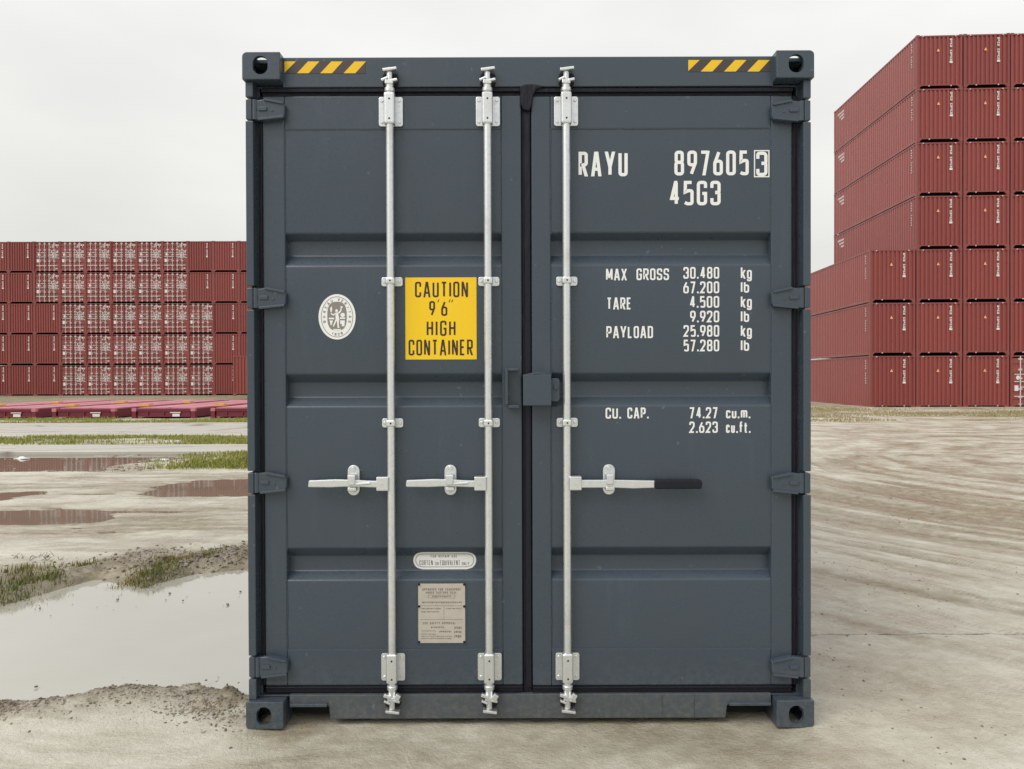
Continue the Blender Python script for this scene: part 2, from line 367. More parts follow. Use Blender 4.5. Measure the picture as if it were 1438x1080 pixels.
hh = q.math('ADD', q.math('ADD', q.math('MULTIPLY', n2, .45), q.math('MULTIPLY', n3, .18)), q.math('MULTIPLY', n4, .07))
hh = q.math('ADD', hh, q.math('MULTIPLY', rut, q.math('ADD', q.math('MULTIPLY', sa, -.9), q.math('ADD', q.math('MULTIPLY', sa2, .35), q.math('MULTIPLY', q.math('MULTIPLY', tread, q.rng(sa, .5, .62, 0, 1)), .16)))))
q.bump(hh, .9, .035)
gm.materials.append(M_MUD)
ground = link('ground', gm); tag(ground, kind='structure')
def gz(x, y):
    return float(height(np.array([[float(x)]]), np.array([[float(y)]]))[0][0, 0])

M_WATER = mat('murky_puddle_water', (.30, .275, .225), .03, 0, .5); M_WATER.node_tree.nodes['Principled BSDF'].inputs['IOR'].default_value = 1.85
q = NB(M_WATER); q.bump(q.noise(q.pos((1, 1, 1)), 2.2, 2), .05, .01)
q.set('Base Color', q.mixc(q.rng(q.noise(q.pos(), .5, 4), .35, .65, 0, 1), (.47, .455, .40), (.41, .395, .34)))
M_WATERB = mat('brown_puddle_water', (.20, .172, .13), .04); M_WATERB.node_tree.nodes['Principled BSDF'].inputs['IOR'].default_value = 1.33
q = NB(M_WATERB); q.bump(q.noise(q.pos((1, 1, 1)), 3.0, 3), .06, .01)
def water(x0, x1, y0, y1, z, m):
    o = MB().add([(x0, y0, z), (x1, y0, z), (x1, y1, z), (x0, y1, z)], [(0, 1, 2, 3)]).build('puddle', m); tag(o, kind='structure')
water(-14, -.75, 2.9, 7.0, WATER, M_WATER)
water(-30, -1.6, 7.05, 12.35, WATER+.003, M_WATERB)
water(-30, -2.2, 12.4, 16.0, WATER+.001, M_WATERB)

M_CONC = mat('wet_concrete', (.40, .39, .36), .32); q = NB(M_CONC); p = q.pos(); n1 = q.noise(q.pos((.4, 1.6, 1)), 1.2, 6, .65)
c = q.mixc(q.rng(n1, .35, .65, 0, 1), (.56, .55, .50), (.44, .42, .36))
crk = q.n('ShaderNodeTexVoronoi', {'Vector': q.n('ShaderNodeMapping', {'Vector': p, 'Scale': (.16, .55, 1)}).outputs[0], 'Scale': 1.0}, feature='DISTANCE_TO_EDGE').outputs['Distance']
c = q.mixc(q.rng(q.math('ADD', crk, q.math('MULTIPLY', q.noise(p, 3, 4), .03)), .015, .04, .75, 0), c, (.12, .10, .08))
q.set('Base Color', c); q.set('Roughness', q.rng(n1, .35, .65, .22, .5)); q.bump(q.noise(p, 20, 4), .3, .01)
for (y0, y1, zt) in ((15.75, 17.35, .05), (20.4, 26.2, .045)):
    o = MB().box(-60, -.2, y0, y1, -.3, zt).build('concrete_strip', M_CONC, None, .015); tag(o, kind='structure')

# ------------------------------------------------------------------ stroke lettering
R_ = True
GL = {  # width, strokes; every stroke: (closed, points); third value 0 = sharp corner
 'A': (1.2, [(2, [(0,0),(.45,1)]), (2, [(1,0),(.55,1)]), (0, [(.17,.26),(.83,.26)])]),
 'B': (1, [(0, [(.5,.53),(1,.53),(1,1),(0,1,0),(0,0,0),(1,0),(1,.53),(.4,.53)])]),
 'C': (1, [(0, [(1,.70),(1,1),(0,1),(0,0),(1,0),(1,.30)])]),
 'D': (1, [(1, [(0,0,0),(1,0),(1,1),(0,1,0)])]),
 'E': (.85, [(0, [(1,1),(0,1,0),(0,0,0),(1,0)]), (0, [(0,.52),(.85,.52)])]),
 'F': (.85, [(0, [(1,1),(0,1,0),(0,0)]), (0, [(0,.52),(.85,.52)])]),
 'G': (1, [(0, [(1,.74),(1,1),(0,1),(0,0),(1,0),(1,.48,0),(.55,.48)])]),
 'H': (1, [(0, [(0,0),(0,1)]), (0, [(1,0),(1,1)]), (0, [(0,.52),(1,.52)])]),
 'I': (0, [(0, [(0,0),(0,1)])]),
 'K': (1, [(0, [(0,0),(0,1)]), (2, [(1,1),(.05,.38)]), (2, [(.36,.58),(1,0)])]),
 'L': (.8, [(0, [(0,1),(0,0,0),(1,0)])]),
 'M': (1.4, [(0, [(0,0,0),(0,1,0)]), (0, [(1,0),(1,1)]), (2, [(.04,1),(.5,.2)]), (2, [(.96,1),(.5,.2)])]),
 'N': (1.05, [(0, [(0,0),(0,1)]), (0, [(1,0),(1,1)]), (2, [(.04,1),(.96,0)])]),
 'O': (1, [(1, [(0,0),(1,0),(1,1),(0,1)])]),
 'P': (1, [(0, [(0,0),(0,1,0),(1,1),(1,.46),(0,.46)])]),
 'Q': (1, [(1, [(0,0),(1,0),(1,1),(0,1)]), (0, [(.6,.25),(1,-.05)])]),
 'R': (1, [(0, [(0,0),(0,1,0),(1,1),(1,.46),(0,.46)]), (2, [(.42,.5),(1.02,0)])]),
 'S': (1, [(0, [(1,.74),(1,1),(0,1),(0,.53),(1,.47),(1,0),(0,0),(0,.26)])]),
 'T': (1, [(0, [(0,1),(1,1)]), (0, [(.5,1),(.5,0)])]),
 'U': (1, [(0, [(0,1),(0,0),(1,0),(1,1)])]),
 'V': (1.15, [(2, [(0,1),(.46,0)]), (2, [(1,1),(.54,0)])]),
 'W': (1.6, [(2, [(0,1),(.25,0)]), (2, [(.5,.85),(.27,0)]), (2, [(.5,.85),(.73,0)]), (2, [(1,1),(.75,0)])]),
 'X': (1.1, [(2, [(0,0),(1,1)]), (2, [(0,1),(1,0)])]),
 'Y': (1.2, [(2, [(0,1),(.48,.40)]), (2, [(1,1),(.52,.40)]), (0, [(.5,.45),(.5,0)])]),
 '0': (1, [(1, [(0,0),(1,0),(1,1),(0,1)])]),
 '1': (.4, [(0, [(0,.8),(1,1,0),(1,0)])]),
 '2': (1, [(0, [(0,.74),(0,1),(1,1),(1,.60,0),(0,0,0),(1,0)])]),
 '3': (1, [(0, [(0,.74),(0,1),(1,1),(1,.53),(.45,.53)]), (0, [(.45,.52),(1,.52),(1,0),(0,0),(0,.26)])]),
 '4': (1.05, [(0, [(.70,0),(.70,1)]), (2, [(.04,.22),(.66,1)]), (0, [(-.06,.25),(1.05,.25)])]),
 '5': (1, [(0, [(.95,1),(.08,1,0),(.05,.55,0),(.5,.62),(1,.60),(1,0),(.3,0),(0,.06)])]),
 '6': (1, [(1, [(0,0),(1,0),(1,.58),(0,.58)]), (0, [(0,.35),(.02,.50,0),(.62,1)])]),
 '7': (1, [(0, [(-.1,1),(1.0,1)]), (2, [(.32,0),(.96,.99)])]),
 '8': (1, [(1, [(.04,.54),(.96,.54),(.96,1),(.04,1)]), (1, [(0,0),(1,0),(1,.53),(0,.53)])]),
 '9': (1, [(1, [(0,.42),(1,.42),(1,1),(0,1)]), (0, [(1,.65),(.98,.50,0),(.38,0)])]),
 '.': (0, [(2, [(0,0),(0,.155)])]), "'": (.1, [(0, [(0,.82),(1,1)])]), '"': (.5, [(0, [(0,.82),(.3,1)]), (0, [(.7,.82),(1,1)])]),
 'k': (.85, [(0, [(0,0),(0,1)]), (2, [(1,.72),(.05,.26)]), (2, [(.34,.44),(1,0)])]),
 'g': (.9, [(1, [(0,0),(1,0),(1,.68),(0,.68)]), (0, [(1,.68),(1,-.24),(0,-.24),(0,-.1)])]),
 'l': (0, [(0, [(0,0),(0,1)])]),
 'b': (.9, [(1, [(0,0),(1,0),(1,.68),(0,.68)]), (0, [(0,0),(0,1)])]),
 'c': (.85, [(0, [(1,.5),(1,.68),(0,.68),(0,0),(1,0),(1,.18)])]),
 'u': (.9, [(0, [(0,.68),(0,0),(1,0),(1,.68)]), (0, [(1,.2),(1,0)])]),
 'm': (1.5, [(0, [(0,0),(0,.68)]), (0, [(0,.5),(0,.68),(.5,.68),(.5,0)]), (0, [(.5,.5),(.5,.68),(1,.68),(1,0)])]),
 'f': (.75, [(0, [(1.2,1),(.35,1),(.35,0)]), (0, [(-.3,.66),(1.25,.66)])]),
 't': (.75, [(0, [(.35,.95),(.35,0),(1.1,0)]), (0, [(-.3,.66),(1.2,.66)])]),
 ' ': (.7, []),
}
def rounded(pts, closed, r):
    P = [(p[0], p[1]) for p in pts]; S = [len(p) > 2 for p in pts]; n = len(P); out_ = []
    for i in range(n):
        if (not closed and i in (0, n-1)) or S[i]: out_.append(P[i]); continue
        a, b, c = P[i-1], P[i], P[(i+1) % n]
        da = math.dist(a, b); dc = math.dist(b, c); rr = min(r, da*.5, dc*.5)
        p0 = (b[0]+(a[0]-b[0])*rr/da, b[1]+(a[1]-b[1])*rr/da); p1 = (b[0]+(c[0]-b[0])*rr/dc, b[1]+(c[1]-b[1])*rr/dc)
        for k in range(6):
            t = k/5; kx = .22  # slightly fuller than a parabola
            x = (1-t)**2*p0[0] + 2*t*(1-t)*b[0] + t*t*p1[0]; y = (1-t)**2*p0[1] + 2*t*(1-t)*b[1] + t*t*p1[1]
            mx = (p0[0]+p1[0])/2; f_ = 1 + kx*4*t*(1-t)*.35
            cx, cy = p0[0]+p1[0]-b[0], p0[1]+p1[1]-b[1]
            out_.append((cx + (x-cx)*f_*1.0, cy + (y-cy)*f_*1.0) if 0 < t < 1 else (x, y))
    return out_
def strokes(text, W, s, gap, h):
    """centre-line polylines of a line of text, left edge 0, baseline edge 0, cap height h; returns (polylines, width)"""
    x = s/2; res = []
    for ch in text:
        w_, st = GL[ch]; w_ *= W
        for cl, pts in st:
            if cl == 2:
                res.append((2, [(x + p[0]*w_, p[1]*h) for p in pts])); continue
            q_ = [(x + p[0]*w_, s/2 + p[1]*(h-s)) + tuple(p[2:]) for p in pts]
            res.append((cl, rounded(q_, cl, W*.52)))
        x += w_ + s + gap
    return res, x - s/2 - gap
def ribbon(mb, pl, closed, s, put, m=0):
    P = [Vector(p) for p in pl]
    if closed == 2:                                  # straight diagonal with level ends
        d = P[1]-P[0]; hw = s/2*min(d.length/max(abs(d.y), 1e-9), 1.7)
        mb.add([put(P[0].x-hw, P[0].y), put(P[0].x+hw, P[0].y), put(P[1].x+hw, P[1].y), put(P[1].x-hw, P[1].y)], [(0, 1, 2, 3) if d.y > 0 else (0, 3, 2, 1)], m); return
    k = [P[0]]
    for p in P[1:]:
        if (p - k[-1]).length > 1e-6: k.append(p)
    if closed and (k[0]-k[-1]).length < 1e-6: k.pop()
    P = k; n = len(P)
    if n < 2: return
    L_, R2 = [], []
    for i in range(n):
        d0 = (P[i]-P[i-1]) if (i > 0 or closed) else (P[1]-P[0]); d1 = (P[(i+1) % n]-P[i]) if (i < n-1 or closed) else (P[-1]-P[-2])
        d0 = d0.normalized(); d1 = d1.normalized(); n0 = Vector((-d0.y, d0.x)); n1_ = Vector((-d1.y, d1.x))
        mt = n0 + n1_
        mt = mt.normalized() if mt.length > 1e-4 else n0
        ln = min(1/max(mt.dot(n0), .3), 2.2)
        L_.append(P[i] + mt*s/2*ln); R2.append(P[i] - mt*s/2*ln)
    vs = [put(*p) for p in L_] + [put(*p) for p in R2]
    fs = [(i, i+n, (i+1) % n + n, (i+1) % n) for i in range(n if closed else n-1)]
    mb.add(vs, fs, m)
def text_fit(mb, text, x0, x1, z0, z1, y, s, gap=None, m=0):
    h = z1 - z0; gap = h*.13 if gap is None else gap
    tot = sum(GL[c][0] for c in text); n = len(text)
    W = (x1 - x0 - n*s - (n-1)*gap)/max(tot, 1e-6)
    if tot == 0: W = h*.4
    pls, _ = strokes(text, W, s, gap, h)
    for i, (cl, pl) in enumerate(pls):
        yy = y - .00012*(i % 4)
        ribbon(mb, pl, cl, s, lambda a, b: (x0 + a, yy, z0 + b), m)

# ------------------------------------------------------------------ the dark grey container
box = empty('shipping_container', (XC, D0, 0))
tag(box, 'dark blue-grey container with white lettering and three galvanised locking rods', 'container')
def L(u, v, yo):
    x, z = PXY(u, v, D0 + yo); return x - XC, z
def LX(u, yo, v=560): return L(u, v, yo)[0]
def LZ(v, yo, u=742): return L(u, v, yo)[1]
H, W2, LEN = 2.896, 1.219, 12.192

def solid(mb):
    o = bpy.data.objects.new('tmp', mb.mesh('tmp', M_GREY)); COL.objects.link(o); return o
def cut(base, cutters):
    for c in cutters:
        b = base.modifiers.new('b', 'BOOLEAN'); b.operation = 'DIFFERENCE'; b.solver = 'EXACT'; b.object = c
    dg = bpy.context.evaluated_depsgraph_get(); me = bpy.data.meshes.new_from_object(base.evaluated_get(dg))
    for o in [base] + cutters: bpy.data.objects.remove(o)
    return me
# corner casting, made once (top, minus-x corner: outer face at x=0, front y=0, top z=0)
bm = bmesh.new(); bmesh.ops.create_cube(bm, size=1)
bmesh.ops.scale(bm, vec=(.162, .178, .118), verts=bm.verts); bmesh.ops.translate(bm, vec=(.081, .089, -.059), verts=bm.verts)
ed = [e for e in bm.edges if all(v.co.x < .001 for v in e.verts) and all(v.co.z > -.001 for v in e.verts)]
bmesh.ops.bevel(bm, geom=ed, offset=.02, segments=5, affect='EDGES', profile=.5)
ed = [e for e in bm.edges if e.calc_face_angle(0) > .9]
bmesh.ops.bevel(bm, geom=ed, offset=.004, segments=2, affect='EDGES', profile=.5)
tm = bpy.data.meshes.new('tmp'); bm.to_mesh(tm); bm.free(); tm.materials.append(M_GREY)
base = bpy.data.objects.new('tmp', tm); COL.objects.link(base)
c1 = solid(MB().box(.022, .140, .020, .168, -.094, -.009))                                   # cavity
c2 = solid(MB().prism(rrect(.078, -.057, .064, .078, .031, 7), -.02, .04))                    # front hole
c3 = solid(MB().prism(rrect(.089, -.060, .079, .051, .025, 7), -.02, .04))                    # side hole
c3.data.transform(Matrix.Rotation(math.radians(-90), 4, 'Z') @ Matrix.Identity(4)); c3.data.transform(Matrix.Translation((0, .178, 0)))
c4 = solid(MB().box(.042, .124, .030, .160, -.04, .02))                                       # top hole
CAST = cut(base, [c1, c2, c3, c4])
for pgn in CAST.polygons: pgn.use_smooth = False
CX = {}
def casting_mesh(sx, sz):
    if (sx, sz) not in CX:
        me = CAST.copy(); me.transform(Matrix.Diagonal((sx, 1, sz, 1)))
        if sx*sz < 0: me.flip_normals()
        CX[(sx, sz)] = me
    return CX[(sx, sz)]
for sx in (1, -1):
    for sz in (1, -1):
        for back in (0, 1):
            me = casting_mesh(sx, sz)
            if back:
                key = (sx, sz, 'b')
                if key not in CX:
                    mb_ = me.copy(); mb_.transform(Matrix.Diagonal((1, -1, 1, 1))); mb_.flip_normals(); CX[key] = mb_
                me = CX[key]
            o = link('corner_casting', me, box); o.location = (-sx*W2, LEN if back else 0, H if sz > 0 else 0)

HV = {-1: (153, 418.5, 678.5, 938), 1: (154.5, 418, 679, 938)}
PO = .022
for s in (-1, 1):
    zs = [LZ(v, PO, 350 if s < 0 else 1136) for v in HV[s]]
    m = MB(); xo, xi = s*(W2-.006), s*1.180
    cuts = [H-.118] + sum([[z+.052, z-.050] for z in zs], []) + [.118]
    for a, b in zip(cuts[0::2], cuts[1::2]): m.box(xo, xi, PO, .150, b, a)
    m.build('corner_post', M_GREY, box, .004)
    MB().box(s*(W2-.010), s*1.168, PO+.055, .155, .119, H-.119).build('post_web', M_GREY, box, .002)
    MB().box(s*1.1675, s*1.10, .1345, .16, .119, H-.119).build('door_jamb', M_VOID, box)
    # hinges: lug on the post, blade on the door
    for z, v in zip(zs, HV[s]):
        h_ = MB()
        X_ = lambda k: s*k
        h_.prism([(X_(1.213), z-.042), (X_(1.213), z+.043), (X_(1.187), z+.046), (X_(1.187), z-.045)], PO+.004, .075)
        blade = h_.build('hinge_lug', M_GREY, box, .004)
        h_ = MB()
        h_.prism([(X_(1.184), z-.043), (X_(1.184), z+.040), (X_(1.125), z+.047), (X_(1.052), z+.030), (X_(1.046), z+.022), (X_(1.048), z-.026), (X_(1.056), z-.034), (X_(1.125), z-.045)], .030, .0605)
        hb = h_.build('hinge', M_GREY, box, .006, False, 3)
        g = MB()
        Mx = Matrix.Rotation(-s*math.radians(11), 3, 'Y')
        g.rbox((X_(1.092), .028, z+.034), (.085, .012, .010), Mx)
        g.rbox((X_(1.105), .029, z-.037), (.11, .010, .010), Matrix.Rotation(s*math.radians(6), 3, 'Y'))
        g.rbox((X_(1.140), .0285, z+.002), (.036, .010, .016), Matrix.Identity(3))
        g.cyl((X_(1.100), .031, z-.004), (X_(1.100), .0275, z-.004), .006, 10)
        g.cyl((X_(1.176), .036, z-.043), (X_(1.176), .036, z+.043), .012, 12)
        g.build('hinge_rib', M_GREY, hb, .002)

# header, sill, rails, shell
MB().box(-1.06, 1.06, .050, .16, LZ(121.5, .05), LZ(79.7, .05)).build('header', M_GREY, box, .003)
for s in (-1, 1): MB().box(s*1.0605, s*1.21, .074, .16, LZ(121.5, .05)+.004, H-.12).build('header_end', M_GREY, box, .003)
MB().box(-1.21, 1.21, .062, .18, LZ(79.7, .05)-.02, LZ(79.7, .05)-.003).build('header_cap', M_GREY, box, .003)
zt = LZ(975, .05); zb = LZ(1009, .05); zn = LZ(988.5, .05)
xa, xb, xc_, xd = -1.045, LX(462, .05, 1000), LX(1021, .05, 1000), 1.050
def arcp(cx, cz, r, a0, a1, n=4): return [(cx + r*math.cos(math.radians(a0+(a1-a0)*i/n)), cz + r*math.sin(math.radians(a0+(a1-a0)*i/n))) for i in range(n+1)]
pts = [(xa, zt), (xd, zt), (xd, zn)] + [(xc_+.01, zn), (xc_, zn-.012), (xc_-.006, zb)] + [(xb+.006, zb), (xb, zn-.012), (xb-.01, zn)] + [(xa, zn)]
MB().prism(pts, .050, .13).build('door_sill', M_SILL, box, .003)
for s in (-1, 1):
    MB().box(s*1.0455, s*1.21, .055, .15, .12, zt-.004).build('sill_end', M_GREY, box, .003)
for xA, xB in ((xa+.006, xb-.004), (xc_+.004, xd-.006)):
    MB().box(xA, xB, .030, .056, zn-.004, zn+.010).build('sill_lip', M_GREY, box, .003)
MB().box(-1.05, 1.05, .135, .16, .012, .16).build('notch_shade_plate', M_VOID, box)  # near-black plate added under the floor so the sill notches look shaded
# horizontal welds of the sill on the right (joints)
for u in (930, 975):
    x = LX(u, .05, 995); MB().box(x-.0015, x+.0015, .0485, .052, zb+.003, zt-.002).build('weld_seam', M_GREY, box)
def corr_wall(length, z0, z1, pitch, depth, top=.30, slope=.20):
    """corrugated sheet in local XZ: x along, y depth; returns points of the wave"""
    n = int(round(length/pitch)); pt = length/n; pts = [(0, 0)]
    for i in range(n):
        a = i*pt; f1, f2 = top/2, slope
        pts += [(a+pt*f1, 0), (a+pt*(f1+f2), depth), (a+pt*(1-f1-f2), depth), (a+pt*(1-f1), 0)]
    pts.append((length, 0)); return pts
def wall_mesh(pts, z0, z1, mapf):
    m = MB(); n = len(pts)
    m.add([mapf(a, d, z0) for a, d in pts] + [mapf(a, d, z1) for a, d in pts], [(i, i+1, i+1+n, i+n) for i in range(n-1)]); return m
wp = corr_wall(LEN-.30, .16, H-.06, .278, .036)
for s in (-1, 1):
    wall_mesh(wp, .15, H-.055, lambda a, d, z: (s*(W2-.012-d), .15+a, z)).build('side_wall', M_GREY, box)
    MB().box(s*1.21, s*1.15, .16, LEN-.16, H-.068, H-.008).build('top_rail', M_GREY, box, .004)
    MB().box(s*1.212, s*1.16, .15, LEN-.16, .02, .17).build('bottom_rail', M_GREY, box, .004)
    MB().box(s*1.213, s*1.12, LEN-.14, LEN-.01, .119, H-.119).build('corner_post', M_GREY, box, .004)
MB().box(-1.16, 1.16, .16, LEN-.1, H-.045, H-.02).build('roof', M_GREY, box)
MB().box(-1.16, 1.16, .30, LEN-.1, .13, .165).build('floor', M_VOID, box)
wall_mesh(corr_wall(2.24, 0, 1, .25, .045), .15, H-.06, lambda a, d, z: (1.12-a, LEN-.02-d, z)).build('end_wall', M_GREY, box)

# doors: frame members, pressed panel with three troughs
YF = .060; YP = .0640; TD = .046
TR = [(326.5, 339, 359, 373), (524, 536.5, 557, 570.5), (768.5, 779.5, 800, 814.5)]
prof = []                                   # (z, y) of the panel, from the top down
def ring(v): return LZ(v, YP)
top_z, bot_z = ring(180), ring(912)
knots = [(top_z, YP)]
for a, b, c_, d_ in TR: knots += [(ring(a), YP), (LZ(b, YP+TD), YP+TD), (LZ(c_, YP+TD), YP+TD), (ring(d_), YP)]
knots.append((bot_z, YP))
# round the bends
pp = [knots[0]]
for i in range(1, len(knots)-1):
    a, b, c_ = [Vector(k) for k in knots[i-1:i+2]]; r = .007
    p0 = b + (a-b).normalized()*r; p1 = b + (c_-b).normalized()*r
    for t in (0, .33, .67, 1): pp.append(tuple((1-t)**2*p0 + 2*t*(1-t)*b + t*t*p1))
pp.append(knots[-1]); PROF = pp
def py(z):
    zz = [p[0] for p in PROF][::-1]; yy = [p[1] for p in PROF][::-1]; return float(np.interp(z, zz, yy))
DOORS = {}
for key, (u0, u1, i0, i1) in {'l': (370.5, 733, 401.5, 705), 'r': (747, 1112.5, 774, 1083)}.items():
    X0, X1, I0, I1 = LX(u0, YF), LX(u1, YF), LX(i0, YF), LX(i1, YF)
    zT, zB = LZ(134.5, YF, (u0+u1)/2), LZ(962.5, YF, (u0+u1)/2)
    d = MB().box(X0+.004, X1-.004, YP+TD+.004, YP+TD+.02, zB+.004, zT-.004).build('door', M_GREY, box)
    DOORS[key] = d
    MB().box(X0, I0, YF, YP+TD+.003, zB, zT).build('door_stile', M_GREY, d, .006, False, 3)
    MB().box(I1, X1, YF, YP+TD+.003, zB, zT).build('door_stile', M_GREY, d, .006, False, 3)
    MB().box(I0+.0005, I1-.0005, YF+.001, YP+TD+.003, LZ(181, YF), zT-.0005).build('door_rail', M_GREY, d, .004)
    MB().box(I0+.0005, I1-.0005, YF+.001, YP+TD+.003, zB+.0005, LZ(911, YF)).build('door_rail', M_GREY, d, .004)
    xs_ = np.linspace(I0-.002, I1+.002, 24); m = MB(); k = len(PROF)
    for xi in xs_: m.v += [(float(xi), y_, z_) for z_, y_ in PROF]
    for i in range(len(xs_)-1):
        for j in range(k-1): m.f.append((i*k+j, i*k+j+1, (i+1)*k+j+1, (i+1)*k+j)); m.m.append(0)
    o = m.build('door_panel', M_GREY, d)
    o.data.polygons.foreach_set('use_smooth', [True]*len(o.data.polygons))
    # uneven weld beads round the panel
    def bead(p, q_, n):
        wb = MB()
        p, q_ = Vector(p), Vector(q_)
        for i in range(n):
            t0, t1 = i/n, (i+1)/n; a = p.lerp(q_, t0); b = p.lerp(q_, t1+.15/n); j = random.uniform(.0012, .0028)
            wb.cyl(a, b, j, 6, 0, random.uniform(.0012, .0028))
        wb.build('weld_bead', M_GREY, d)
    bead((I0, YP-.001, top_z-.004), (I1, YP-.001, top_z-.004), 18); bead((I0, YP-.001, bot_z+.004), (I1, YP-.001, bot_z+.004), 18)
    zprev = top_z
    for a, b, c_, d_ in TR + [(912, 0, 0, 0)]:
        bead((I0+.001, YP-.001, zprev), (I0+.001, YP-.001, ring(a)), 9); bead((I1-.001, YP-.001, zprev), (I1-.001, YP-.001, ring(a)), 9); zprev = ring(d_) if d_ else 0
    # rubber seal round the door
    gk = MB()
    gk.box(X0-.004, X1+.004, .056, .062, zT+.016, zT+.034); gk.box(X0-.004, X1+.004, .070, .10, zT+.001, zT+.042)
    gk.box(X0, X1, .0655, .10, zB-.034, zB-.001); gk.box(X0, X1, .056, .0655, zB-.012, zB-.004)
    if key == 'l': gk.box(X0-.020, X0-.001, .066, .10, zB, zT); gk.box(X0-.009, X0-.002, .060, .066, zB, zT)
    else: gk.box(X1+.001, X1+.026, .066, .10, zB, zT); gk.box(X1+.006, X1+.014, .060, .066, zB, zT)
    gk.build('door_seal', M_BLACK, d, .003)
gx0, gx1 = LX(733, YF), LX(747, YF)
m = MB().box(gx0+.001, gx1-.001, .074, .10, LZ(974, YF), LZ(128, YF)); m.box(gx0+.014, gx1-.004, .064, .074, LZ(966, YF), LZ(130, YF)); m.build('door_seal', M_BLACK, box, .004)
MB().box(-1.166, 1.166, .1345, .148, zt-.01, LZ(110, .06)).build('light_leak_plate', M_VOID, box)  # added dark plate behind the doors, stops light leaking through the gaps
fl = [L(u, v, .05) for u, v in ((730, 122), (736, 118.5), (750, 118), (766, 121.5), (753, 126), (749, 134), (747, 148), (743, 156), (735, 154), (731, 146))]
MB().prism(fl, .046, .0735).build('seal_flap', M_BLACK, box, .006, False, 3)

# hazard tape on the header
for tx0, tx1, tz0, tz1, ys_ in ((399.5, 513, 103.2, 86, [(399.5, 407, 399.5, 400.5)]), (966.5, 1081.5, 100.8, 84, [])):
    yv = .0485
    P_ = lambda u, v, yo=yv: L(u, v, yo)
    m = MB(); m.sheet([P_(tx0, tz0), P_(tx1, tz0-.2), P_(tx1, tz1-.2), P_(tx0, tz1)], yv, 0)
    step = 32.7; b0 = tx0 + 17.5
    yy = yv-.0006
    m.sheet([P_(tx0, tz0-1, yy), P_(tx0, tz1+.3, yy), P_(tx0+16, tz1+.3, yy)], yy, 1)
    for i in range(3):
        a = b0 + i*step
        m.sheet([P_(a, tz0-.3, yy), P_(a+16.5, tz0-.3, yy), P_(a+31.5, tz1+.3, yy), P_(a+15.5, tz1+.3, yy)], yy, 1)
    m.build('hazard_tape', [M_HAZD, M_HAZY], box)

